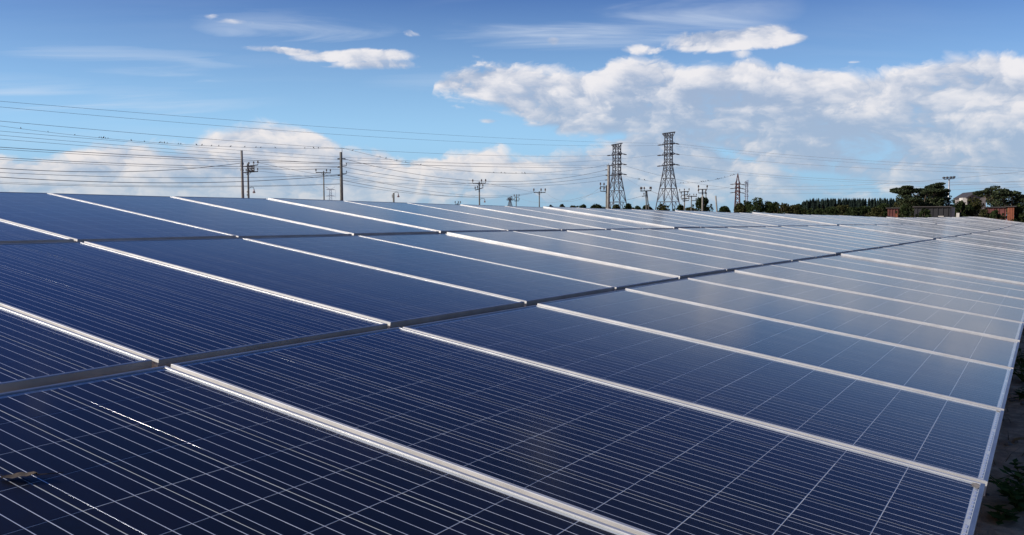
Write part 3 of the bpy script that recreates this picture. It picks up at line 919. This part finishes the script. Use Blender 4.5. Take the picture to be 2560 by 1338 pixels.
def portal_pylon():
    d = 620; px = 827
    b0, _ = base_of(px, 549, d)
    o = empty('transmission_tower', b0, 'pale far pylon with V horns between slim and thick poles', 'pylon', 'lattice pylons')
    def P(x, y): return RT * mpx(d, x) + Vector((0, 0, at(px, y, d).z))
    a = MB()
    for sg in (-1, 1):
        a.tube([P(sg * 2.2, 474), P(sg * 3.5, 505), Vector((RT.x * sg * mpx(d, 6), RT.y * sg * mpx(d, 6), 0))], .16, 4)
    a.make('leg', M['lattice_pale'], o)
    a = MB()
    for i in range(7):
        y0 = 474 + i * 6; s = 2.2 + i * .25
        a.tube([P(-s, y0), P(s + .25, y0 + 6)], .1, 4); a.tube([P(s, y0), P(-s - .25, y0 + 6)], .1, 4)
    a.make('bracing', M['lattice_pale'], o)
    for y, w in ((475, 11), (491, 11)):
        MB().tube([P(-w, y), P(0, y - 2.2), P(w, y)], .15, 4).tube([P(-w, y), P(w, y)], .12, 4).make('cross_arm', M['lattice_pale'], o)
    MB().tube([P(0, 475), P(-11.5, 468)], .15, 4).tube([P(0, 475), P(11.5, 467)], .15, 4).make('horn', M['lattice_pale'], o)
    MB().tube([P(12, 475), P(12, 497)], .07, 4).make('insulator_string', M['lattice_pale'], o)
portal_pylon()

# ---------------------------------------------------------------- wires and birds
def wire(A, Mp, B, dia, label, n=40):
    """wire from A to B (photo x, photo y, metres away), hanging so that it passes under photo point Mp"""
    a, b = at(*A), at(*B)
    best, bt = 1e9, .5
    for i in range(1, 200):
        t = i / 200; q = pix(a.lerp(b, t))
        if abs(q[0] - Mp[0]) < best: best, bt = abs(q[0] - Mp[0]), t
    q = pix(a.lerp(b, bt))
    sag = max(0.0, (Mp[1] - q[1]) * q[2] / FPX) / (4 * bt * (1 - bt))
    P = []
    for i in range(n + 1):
        t = i / n; p = a.lerp(b, t); p.z -= sag * 4 * t * (1 - t); P.append(p)
    base = P[0].copy()
    m = MB(); m.tube([p - base for p in P], dia / 2, 4, True)
    o = m.make('power_line', M['wire']); o.location = base
    prop(o, label, 'power line', 'overhead power lines')
    return P

def wpt(P, px):
    for p, q in zip(P, P[1:]):
        x0, x1 = pix(p)[0], pix(q)[0]
        if min(x0, x1) <= px <= max(x0, x1): return p.lerp(q, (px - x0) / (x1 - x0)), (q - p).normalized()
    return None

W = {}
W[1] = wire((-320, 226, 150), (640, 305), (1652, 359, 345), 0.046, 'highest thin wire crossing the left sky to the taller pylon')
W[2] = wire((-320, 238, 150), (640, 322), (1655, 364, 347), 0.046, 'second highest wire crossing the left sky, just under the highest')
W[3] = wire((-320, 273, 140), (640, 357), (1527, 389, 330), 0.053, 'third wire from the top at left, just above the line of birds')
W[4] = wire((-320, 262, 92), (560, 367), (854, 371, 82), 0.024, 'wire with many birds perched, ending on top of the thickest dark pole')
W[5] = wire((-320, 300, 140), (640, 379), (1527, 413, 330), 0.046, 'faint wire just below the wire with birds at left')
W[6] = wire((-320, 309, 140), (640, 388), (1652, 387, 345), 0.046, 'second faint wire below the wire with birds')
W[7] = wire((-320, 322, 130), (640, 397), (1527, 438, 330), 0.043, 'wire crossing the tops of the left clouds above a close pair')
W[8] = wire((-320, 346, 75), (500, 396), (851, 408, 82), 0.040, 'upper wire of the dark close pair across the left clouds')
W[9] = wire((-320, 350, 75), (500, 401), (851, 411, 83), 0.028, 'lower wire of the dark close pair across the left clouds')
W[10] = wire((-320, 372, 75), (350, 411), (851, 417, 82), 0.036, 'wire level with the framed cross arms from the left edge')
W[11] = wire((-320, 378, 75), (350, 416), (851, 424, 83), 0.024, 'thin wire right below the one level with the framed cross arms')
W[12] = wire((-320, 390, 70), (300, 430), (605, 408, 88), 0.044, 'dark sagging wire rising to the bare pale pole')
W[13] = wire((-320, 412, 75), (300, 443), (851, 437, 82), 0.032, 'wire sagging below the dark one, running to the thickest pole')
W[14] = wire((-320, 417, 70), (330, 457), (851, 438, 82), 0.044, 'dark low wire sagging across the left cloud bottoms')
W[15] = wire((-320, 440, 80), (300, 464), (851, 460, 82), 0.020, 'very thin wire near the left horizon')
W[16] = wire((-320, 444, 80), (400, 468), (851, 461, 83), 0.028, 'lowest wire on the left, just above the array edge')
W[17] = wire((607, 417, 88), (720, 424), (851, 418, 82), 0.028, 'short wire from the bare pale pole to the thickest pole')
W[18] = wire((644, 407, 96), (730, 425), (1182, 458, 125), 0.028, 'wire slanting down from the framed cross arms to the two-arm pole')
W[19] = wire((643, 428, 96), (760, 441), (1190, 472, 125), 0.024, 'lower slanting wire from the framed cross arms to the two-arm pole')
W[20] = wire((857, 397, 82), (1180, 452), (1518, 425, 105), 0.032, 'uppermost sagging wire between thickest pole and thick pale pole')
W[21] = wire((864, 408, 82), (1200, 417), (1530, 417, 330), 0.048, 'nearly straight dark wire from the thickest pole to the left pylon')
W[22] = wire((857, 371, 82), (1290, 434), (1521, 412, 105), 0.022, 'drooping wire with a few birds, right of the thickest pole')
W[23] = wire((858, 418, 82), (1220, 461), (1518, 438, 105), 0.032, 'second sagging wire between thickest pole and thick pale pole')
W[24] = wire((864, 431, 82), (1240, 466), (1518, 450, 105), 0.024, 'third sagging wire between thickest pole and thick pale pole')
W[25] = wire((858, 437, 82), (1200, 490), (1340, 480, 165), 0.028, 'wire from the thickest pole down to the V-braced pole')
W[26] = wire((858, 452, 82), (1100, 489), (1330, 484, 165), 0.036, 'low dark wire sagging behind the single street lamp')
W[27] = wire((858, 460, 82), (1000, 481), (1188, 492, 125), 0.024, 'lowest wire right of the thickest pole')
W[28] = wire((1214, 459, 125), (1280, 470), (1335, 481, 165), 0.028, 'short wire between the two-arm pole and the V-braced pole')
W[29] = wire((1362, 481, 165), (1440, 502), (1502, 468, 130), 0.028, 'wire sagging from the V-braced pole to the slim left-armed pole')
W[30] = wire((1293, 494, 250), (1400, 505), (1502, 479, 130), 0.032, 'low faint wire from the small far pole to the slim pole')
W[31] = wire((1558, 441, 330), (1600, 466), (1700, 505, 170), 0.050, 'wire dropping from the left pylon behind the right pylon legs')
W[32] = wire((1558, 414, 330), (1720, 455), (1836, 472, 420), 0.068, 'faint wire between left pylon and pointed red pylon, middle arm')
W[33] = wire((1558, 440, 330), (1740, 457), (1842, 435, 420), 0.062, 'wire with clusters of birds sagging up to the pointed pylon')
W[34] = wire((1690, 360, 345), (2000, 390), (2900, 430, 300), 0.062, 'uppermost wire leaving the taller pylon to the right')
W[35] = wire((1690, 386, 345), (2000, 411), (2900, 442, 300), 0.062, 'second wire leaving the taller pylon to the right')
W[36] = wire((1690, 413, 345), (2100, 449), (2900, 446, 260), 0.068, 'third wire leaving the taller pylon, passing over the acacia tree')
W[37] = wire((1690, 366, 347), (2000, 397), (2900, 436, 302), 0.043, 'thin wire just below the uppermost right hand wire')
W[38] = wire((1690, 420, 347), (2080, 453), (2900, 455, 262), 0.043, 'thin wire just below the third right hand wire')
W[39] = wire((1854, 461, 420), (2100, 465), (2800, 402, 200), 0.056, 'wire from the pointed pylon rising to the right edge, topmost')
W[40] = wire((1854, 471, 420), (2100, 474), (2800, 436, 200), 0.050, 'wire from the pointed pylon rising to the right edge, middle')
W[41] = wire((1854, 482, 420), (2060, 484), (2800, 455, 200), 0.050, 'wire from the pointed pylon rising to the right edge, lowest')
W[42] = wire((1768, 474, 130), (1800, 473), (1836, 461, 420), 0.037, 'short wire from the pale two-arm pole to the pointed pylon')
W[43] = wire((1628, 478, 185), (1660, 487), (1700, 481, 170), 0.040, 'short wire between A-frame pole and crowded pole')
W[44] = wire((1535, 505, 180), (1570, 500), (1606, 490, 185), 0.048, 'dark wire rising to the A-frame pole from the left')

def bird(P, px, label, s=1.0, group='birds perched on wires'):
    r_ = wpt(P, px)
    if not r_: return
    p, d = r_
    o = empty('bird', p, label, 'bird', group)
    s *= rnd.uniform(.85, 1.15)
    side = Vector((d.y, -d.x, 0)).normalized() * rnd.choice((-1, 1))
    f = (side * rnd.uniform(.3, 1) + Vector((d.x, d.y, 0)) * rnd.uniform(-1, 1)).normalized()
    b = MB()
    b.tube([f * -.11 * s + Vector((0, 0, .02 * s)), f * -.05 * s + Vector((0, 0, .07 * s)), f * .02 * s + Vector((0, 0, .12 * s)), f * .05 * s + Vector((0, 0, .17 * s))],
           [.025 * s, .065 * s, .07 * s, .045 * s], 8)
    b.make('body', M['bird'], o, True)
    b = MB(); b.ball(f * .06 * s + Vector((0, 0, .205 * s)), .042 * s, .042 * s, .04 * s); b.tube([f * .09 * s + Vector((0, 0, .205 * s)), f * .13 * s + Vector((0, 0, .2 * s))], [.015 * s, .003 * s], 5)
    b.make('head', M['bird'], o, True)
    MB().tube([f * -.09 * s + Vector((0, 0, .04 * s)), f * -.24 * s + Vector((0, 0, -.05 * s))], [.03 * s, .018 * s], 4).make('tail', M['bird'], o)
L1 = 'small dark bird perched on the wire above the bare pale pole'
for px in (52, 120, 187, 248, 253, 259, 264, 270, 328, 361, 400, 405, 411, 418, 446, 452, 491, 505, 529, 547, 577, 612, 640, 652, 688, 762, 784, 796):
    bird(W[4], px, L1, .52 if px not in (259, 411) else 0.72, 'birds on the wire to the thickest pole')
L2 = 'small dark bird perched on the drooping wire right of the thickest pole'
for px in (882, 950, 965, 992, 1014, 1052, 1234, 1253, 1262, 1290, 1305, 1312):
    bird(W[22], px, L2, .5, 'birds on the drooping wire')
L3 = 'tiny dark bird perched on the wire sagging to the pointed pylon'
for px in (1597, 1599, 1611, 1702, 1708, 1720, 1753, 1758, 1764, 1770, 1790, 1794, 1798, 1803, 1812, 1826, 1830, 1834):
    bird(W[33], px, L3, 2.0, 'birds on the wire to the pointed pylon')

# ---------------------------------------------------------------- vegetation
def leaves(b, c, r, n, size, rr):
    for _ in range(n):
        while True:
            v = Vector((rr.uniform(-1, 1), rr.uniform(-1, 1), rr.uniform(-1, 1)))
            if v.length <= 1: break
        v = v.normalized() * (v.length ** 0.5)
        p = Vector(c) + Vector((v.x * r[0], v.y * r[1], v.z * r[2]))
        d1 = Vector((rr.uniform(-1, 1), rr.uniform(-1, 1), rr.uniform(-.6, .6))).normalized()
        d2 = d1.cross(Vector((rr.uniform(-1, 1), rr.uniform(-1, 1), rr.uniform(-1, 1)))).normalized()
        s = size * rr.uniform(.5, 1.3)
        b.quad(p - d1 * s, p + d2 * s * .55, p + d1 * s, p - d2 * s * .55)

def tree(name, label, px, topy, dist, halfw_px, m, style='round', seed=0, cat='tree', group=None, dens=1.0, botfrac=0.05):
    rr = random.Random(seed + 91)
    b0, top = base_of(px, topy, dist)
    hw = mpx(dist, halfw_px)
    o = empty(name, b0, label, cat, group)
    tr, lf = MB(), MB()
    leafs = max(0.10, dist * 0.0011)
    if style == 'umbrella':
        trunk = top * .34
        tr.tube([(0, 0, -.2), (.1, .05, trunk * .5), (0, 0, trunk)], [top * .045, top * .035, top * .03], 8)
        nl = 13
        for i in range(nl):
            a = 2 * math.pi * i / nl + rr.uniform(-.25, .25); q = rr.uniform(.45, .98)
            ex = Vector((math.cos(a) * hw * q, math.sin(a) * hw * q, top * rr.uniform(.72, .97) - (q ** 2) * top * .12))
            mid = ex * .5; mid.z = trunk + (ex.z - trunk) * .45
            tr.tube([(0, 0, trunk * .95), mid, ex], [top * .02, top * .012, top * .004], 5)
            for k in range(3):
                tw = ex + Vector((rr.uniform(-.25, .25) * hw, rr.uniform(-.25, .25) * hw, rr.uniform(-.06, .10) * top))
                tr.tube([mid.lerp(ex, .6), tw], [top * .007, top * .003], 4)
                leaves(lf, tw, (hw * .20, hw * .20, top * .028), int(75 * dens), leafs, rr)
            leaves(lf, ex, (hw * .26, hw * .26, top * .04), int(150 * dens), leafs, rr)
        for i in range(int(16 * dens)):
            a = rr.uniform(0, 6.283); q = rr.uniform(.0, .75) * hw
            leaves(lf, (math.cos(a) * q, math.sin(a) * q, top * rr.uniform(.38, .72)), (hw * .30, hw * .30, top * .09), 150, leafs, rr)
    elif style == 'palm':
        tr.tube([(0, 0, -.2), (.1, 0, top * .5), (.25, .1, top * .8)], [.16, .12, .10], 7)
        for i in range(13):
            a = 2 * math.pi * i / 13 + rr.uniform(-.2, .2); L_ = hw * rr.uniform(.85, 1.15)
            pr = None
            for s in range(9):
                q = s / 8
                p = Vector((.25 + math.cos(a) * L_ * q, .1 + math.sin(a) * L_ * q, top * .8 + L_ * (.75 * q - 1.0 * q * q) * (1 if i % 2 else .6)))
                if pr is not None:
                    sd_ = Vector((-math.sin(a), math.cos(a), -.5)) * L_ * .16; sd2 = Vector((math.sin(a), -math.cos(a), -.5)) * L_ * .16
                    k = math.sin(math.pi * min(.95, q + .05))
                    lf.quad(pr, p, p + sd_ * k); lf.quad(pr, p + sd2 * k, p)
                pr = p
    else:
        trunk = top * (.30 if style == 'round' else .12)
        tr.tube([(0, 0, -.2), (.05, 0, trunk)], [max(.05, top * .03), max(.04, top * .022)], 7)
        nc = 26
        for i in range(nc):
            a = rr.uniform(0, 6.283); h = rr.random() ** .8
            env = math.sin(math.pi * min(1, .12 + .88 * (1 - h)) * .5) if style != 'round' else math.sin(math.pi * (.12 + .80 * h)) ** .6
            q = hw * env * rr.uniform(.25, .95)
            c = Vector((math.cos(a) * q, math.sin(a) * q, top * (botfrac + (.93 - botfrac) * h)))
            tr.tube([(0, 0, trunk * .8), c * .6, c], [top * .010, top * .006, top * .003], 4)
            r_ = rr.uniform(.22, .40)
            leaves(lf, c, (hw * r_, hw * r_, top * r_ * .38), int(110 * dens), leafs, rr)
        for i in range(10):      # stray shoots break the outline
            a = rr.uniform(0, 6.283); q = hw * rr.uniform(.1, .9)
            c = Vector((math.cos(a) * q, math.sin(a) * q, top * rr.uniform(.86, 1.03) * (1 - .35 * (q / hw) ** 2)))
            tr.tube([c * .8, c], [top * .006, top * .002], 4)
            leaves(lf, c, (hw * .07, hw * .07, top * .05), 22, leafs * .9, rr)
    tr.make('trunk', M['bark'], o)
    lf.make('crown', m, o)
    return o

G1 = 'scrub and trees beyond the array'
tree('acacia_tree', 'flat-topped spreading acacia tree left of the light mast', 2306, 460, 120, 58, M['leaf_acacia'], 'umbrella', 1, group=G1, dens=2.6)
tree('acacia_tree', 'open feathery tree at the right edge of the picture', 2530, 462, 125, 58, M['leaf_acacia'], 'umbrella', 2, group=G1, dens=1.2)
tree('bush', 'round leafy bush behind the pale two-arm pole', 1754, 496, 150, 36, M['leaf'], 'bush', 3, 'bush', G1, 1.6)
for i, (px, ty, dist, hw, st, lab) in enumerate([
        (1850, 512, 150, 26, 'bush', 'low dense bush at the foot of the pointed pylon'),
        (1897, 498, 140, 36, 'bush', 'tallest ragged bush right of the pointed pylon'),
        (1935, 508, 145, 30, 'bush', 'dark rounded bush in the middle of the right hand hedge'),
        (1985, 516, 150, 34, 'bush', 'low bush where the hedge runs down to the ridge'),
        (1925, 506, 210, 13, 'round', 'small domed tree top behind the hedge'),
        (2040, 518, 150, 40, 'bush', 'bush in front of the left end of the conifer ridge'),
        (2105, 514, 145, 40, 'bush', 'dark bush below the middle of the conifer ridge'),
        (2160, 518, 140, 36, 'bush', 'bush left of the small red shed'),
        (2210, 512, 150, 34, 'bush', 'bush rising behind the small red shed'),
        (2276, 488, 126, 50, 'bush', 'thick dark undergrowth below the flat-topped acacia'),
        (2352, 490, 122, 44, 'bush', 'dark undergrowth right below the light mast'),
        (2405, 492, 150, 34, 'bush', 'tree crown left of the house gable'),
        (2484, 486, 150, 46, 'bush', 'tree crown right of the house gable'),
        (2415, 514, 118, 30, 'bush', 'dark bush below the house gable'),
        (2550, 512, 110, 28, 'bush', 'dark bush at the right edge below the feathery tree'),
        (2462, 524, 108, 16, 'bush', 'low bush at the left end of the long red shed'),
        (2000, 512, 260, 24, 'round', 'round tree crown at the left end of the ridge'),
        (1700, 514, 190, 20, 'bush', 'low scrub bush at the foot of the taller pylon'),
        (1655, 513, 190, 30, 'bush', 'scrub bush between the legs of the taller pylon'),
        (1618, 515, 190, 22, 'bush', 'scrub bush at the foot of the A-frame pole'),
        (1572, 513, 190, 18, 'bush', 'ragged scrub bush right of the left pylon'),
        (1540, 513, 180, 28, 'bush', 'scrub bush under the left pylon'),
        (1490, 513, 185, 32, 'bush', 'scrub bush left of the thick pale pole'),
        (1455, 513, 200, 26, 'bush', 'scrub bush beside the little palm'),
        (1405, 511, 210, 16, 'bush', 'leftmost rounded scrub bush on the skyline'),
        (1378, 515, 220, 12, 'bush', 'lowest scrub at the left end of the tree line'),
        (1868, 504, 155, 30, 'bush', 'ragged bush between the pointed pylon and the tallest bush'),
        (1962, 510, 140, 30, 'bush', 'bush near the low right end of the hedge'),
        (2075, 520, 130, 36, 'bush', 'low dark bush in front of the ridge, left of its middle'),
        (2136, 520, 128, 34, 'bush', 'low dark bush in front of the ridge, right of its middle'),
        (2190, 520, 112, 24, 'bush', 'low bush touching the left side of the small red shed'),
        (2262, 514, 100, 20, 'bush', 'bush between the small red shed and the dark shed'),
        (2310, 524, 98, 24, 'bush', 'low bush in front of the dark shed'),
        (2436, 497, 125, 30, 'bush', 'dark crown in front of the house below its roof'),
        (2400, 504, 116, 20, 'bush', 'dark crown between light mast and house'),
        (2490, 528, 104, 20, 'bush', 'low dark bush in front of the long red shed'),
        (1725, 516, 185, 24, 'bush', 'low bush left of the round leafy bush'),
        (1594, 517, 195, 20, 'bush', 'small low scrub left of the A-frame pole'),
        (1516, 516, 175, 24, 'bush', 'low scrub at the foot of the thick pale pole'),
        (1430, 516, 205, 22, 'bush', 'low scrub just left of the little palm'),
        (1810, 517, 160, 22, 'bush', 'low dark bush behind the short leaning pole')]):
    m = M['leaf'] if i % 3 else M['leaf_olive']
    tree('bush' if st == 'bush' else 'tree', lab, px, ty, dist, hw, m, st, 20 + i, 'bush' if st == 'bush' else 'tree', G1, 1.15)
tree('palm_tree', 'tiny palm sticking up from the scrub line', 1441, 505, 200, 11, M['leaf'], 'palm', 60, group=G1)

def conifer_ridge():
    rr = random.Random(5)
    b = MB(); t = MB()
    x = 2006
    while x < 2300:
        for q in range(2):
            px = x + rr.uniform(-3, 3); d = 560 + q * 60 + rr.uniform(-20, 20)
            edge = 8 * max(0, (2030 - px) / 24)
            g, top = base_of(px, 498 + edge + rr.uniform(-1.6, 3) - q * .5, d)
            w = mpx(d, rr.uniform(6, 9))
            t.tube([g, g + Vector((0, 0, top * .9))], [.3, .1], 4)
            for lev in range(7):
                z = top * (.25 + .75 * lev / 6.5); ww = w * (1 - .70 * lev / 6.5)
                for s in range(7):
                    a = 6.283 * s / 7 + rr.uniform(-.4, .4)
                    p = g + Vector((0, 0, z)); e_ = p + Vector((math.cos(a) * ww, math.sin(a) * ww, -top * .10))
                    sd_ = Vector((-math.sin(a), math.cos(a), 0)) * ww * .45
                    b.quad(p + Vector((0, 0, top * .10)), e_ - sd_, e_ + sd_)
        x += 3.4
    o = b.make('conifer_wood', M['conifer'])
    prop(o, 'far dark wood of conifers along the ridge', 'wood', kind='stuff')
    t.make('trunks', M['bark'], o)['kind'] = 'stuff'
conifer_ridge()

# ---------------------------------------------------------------- sheds and house at the far right
M['shedwall'] = principled('dark blue shed wall', (0.008, 0.009, 0.012), .8, 0, .2, 1)
M['red'] = principled('rusty red sheet', (0.085, 0.024, 0.021), .8, 0, .3, 1.2)
M['orange'] = principled('orange door and sunlit red sheet', (0.17, 0.050, 0.022), .8, 0, .35, 2.0)
M['roof'] = principled('dark roof sheet', (0.030, 0.027, 0.028), .7, 0, .25, 1)
M['dullwall'] = principled('shade-darkened wall', (0.13, 0.12, 0.125), .9, 0, .2, 1)  # house wall in shade, the darkness put into its grey
M['plaster'] = principled('white plaster', (0.36, 0.35, 0.33), .9, 0, .15, 1)
def shed(name, label, px0, px1, topy, dist, depth, wall, roof, cat='shed', ribs=True, roofname='roof'):
    a, za = base_of(px0, topy, dist); c, _ = base_of(px1, topy, dist)
    o = empty(name, (a + c) / 2, label, cat)
    ex = (c - a); w = ex.length; ex.normalize(); ey = Vector((-ex.y, ex.x, 0))
    if ey.dot(Vector((FW.x, FW.y, 0))) < 0: ey = -ey
    o.rotation_euler = (0, 0, math.atan2(ex.y, ex.x))
    sg = 1 if (Vector((-ex.y, ex.x, 0)).dot(ey) > 0) else -1
    h = w / 2
    wl = MB(); wl.box(-h, 0, -.1, h, sg * depth, za); wl.make('wall', wall, o)
    if ribs:
        n = max(4, int(w / .5))
        rb = MB()
        for i in range(n):
            x = -h + (i + .5) * w / n
            rb.box(x - .06, -sg * .05, 0, x + .06, -sg * .003, za - .02)
        rb.make('ribs', wall, o)
    rf = MB(); e = .2
    rf.box(-h - e, -sg * e, za + .003, h + e, sg * (depth + e), za + .10); rf.make(roofname, roof, o)
    return o, w, za, sg
s1, w1, z1, sg1 = shed('shed', 'dark blue grey shed below the flat-topped acacia tree', 2286, 2376, 519, 105, 6, M['shedwall'], M['roof'])
MB().box(.6, -sg1 * .12, z1 * .62, 1.15, -sg1 * .055, z1 * .66).make('lamp', M['plaster'], s1)
s2, w2, z2, sg2 = shed('shed', 'small rusty red shed beside the dark bushes', 2219, 2247, 522, 112, 4, M['red'], M['roof'])
MB().box(.25, -sg2 * .1, 0.02, .5, -sg2 * .056, z2 * .8).make('door', M['orange'], s2)
s3, w3, z3, sg3 = shed('shed', 'long rusty red shed at the right below the feathery tree', 2464, 2516, 520, 112, 6, M['red'], M['roof'])
s4, w4, z4, sg4 = shed('shed', 'orange sunlit end of the long red shed', 2519, 2536, 518, 109, 4, M['orange'], M['roof'])  # lit end of the red shed, its sunlight put into the orange colour
def house():
    d = 140
    a, za = base_of(2418, 495, d); c, _ = base_of(2466, 495, d)
    rz = at(2441, 481, d).z
    o = empty('house', (a + c) / 2, 'house with a dark pitched roof and pale gable among trees', 'house')
    ex = (c - a); w = ex.length; ex.normalize(); o.rotation_euler = (0, 0, math.atan2(ex.y, ex.x) + R(14))
    h = w / 2; dp = 7.0
    wv = [(-h, 0, -.1), (h, 0, -.1), (h, 0, za), (0, 0, rz), (-h, 0, za), (-h, dp, -.1), (h, dp, -.1), (h, dp, za), (0, dp, rz), (-h, dp, za)]
    wf = [(0, 1, 2, 3, 4), (9, 8, 7, 6, 5), (0, 4, 9, 5), (1, 6, 7, 2)]
    obj('wall', mesh('wall', wv, wf, M['dullwall']), o)
    MB().box(-h - .55, .2, za * .72, -h - .01, 2.2, za * 1.0).make('sunlit_wall', M['plaster'], o)  # sunlit bit of the house wall, put in as a pale block
    k = .12; ov = .45
    for sgn in (-1, 1):
        n_ = Vector((sgn * (rz - za), 0, h)).normalized() * k
        A_, B_ = Vector((0, -ov, rz)), Vector((0, dp + ov, rz)); sl = Vector((sgn * h, 0, za - rz)) * 1.12
        v = [A_ + n_ * .1, B_ + n_ * .1, B_ + sl + n_ * .1, A_ + sl + n_ * .1, A_ + n_ * 1.1, B_ + n_ * 1.1, B_ + sl + n_ * 1.1, A_ + sl + n_ * 1.1]
        f = [(0, 1, 2, 3), (4, 7, 6, 5), (0, 4, 5, 1), (1, 5, 6, 2), (2, 6, 7, 3), (3, 7, 4, 0)]
        obj('roof_slope', mesh('roof_slope', v, f, M['roof']), o)
    MB().box(-.9, -.06, za * .45, .1, -.004, za * .9).make('window', M['shedwall'], o)
house()
b0, zt = base_of(2381, 519, 106)
o = empty('gate_post', b0, 'pale broken masonry post at the right end of the dark shed', 'post')
pb = MB()
for i in range(5):
    z0 = zt * i / 5; j = rnd.uniform(-.06, .06)
    pb.box(-.22 + j, -.22, z0 + .004, .22 + j, .22, zt * (i + 1) / 5 - .004)
pb.make('blocks', M['plaster'], o)
b0, zt = base_of(2395, 533, 104)
o = empty('meter_box', b0, 'small white meter box on a stand right of the masonry post', 'box')
MB().box(-.22, -.15, zt * .45, .22, .15, zt).make('case', M['plaster'], o)
MB().box(-.13, -.19, zt * .62, .13, -.152, zt * .88).make('dial_window', M['shedwall'], o)
MB().tube([(0, 0, -.1), (0, 0, zt * .45 - .003)], .05, 6).make('stand', M['steel'], o)
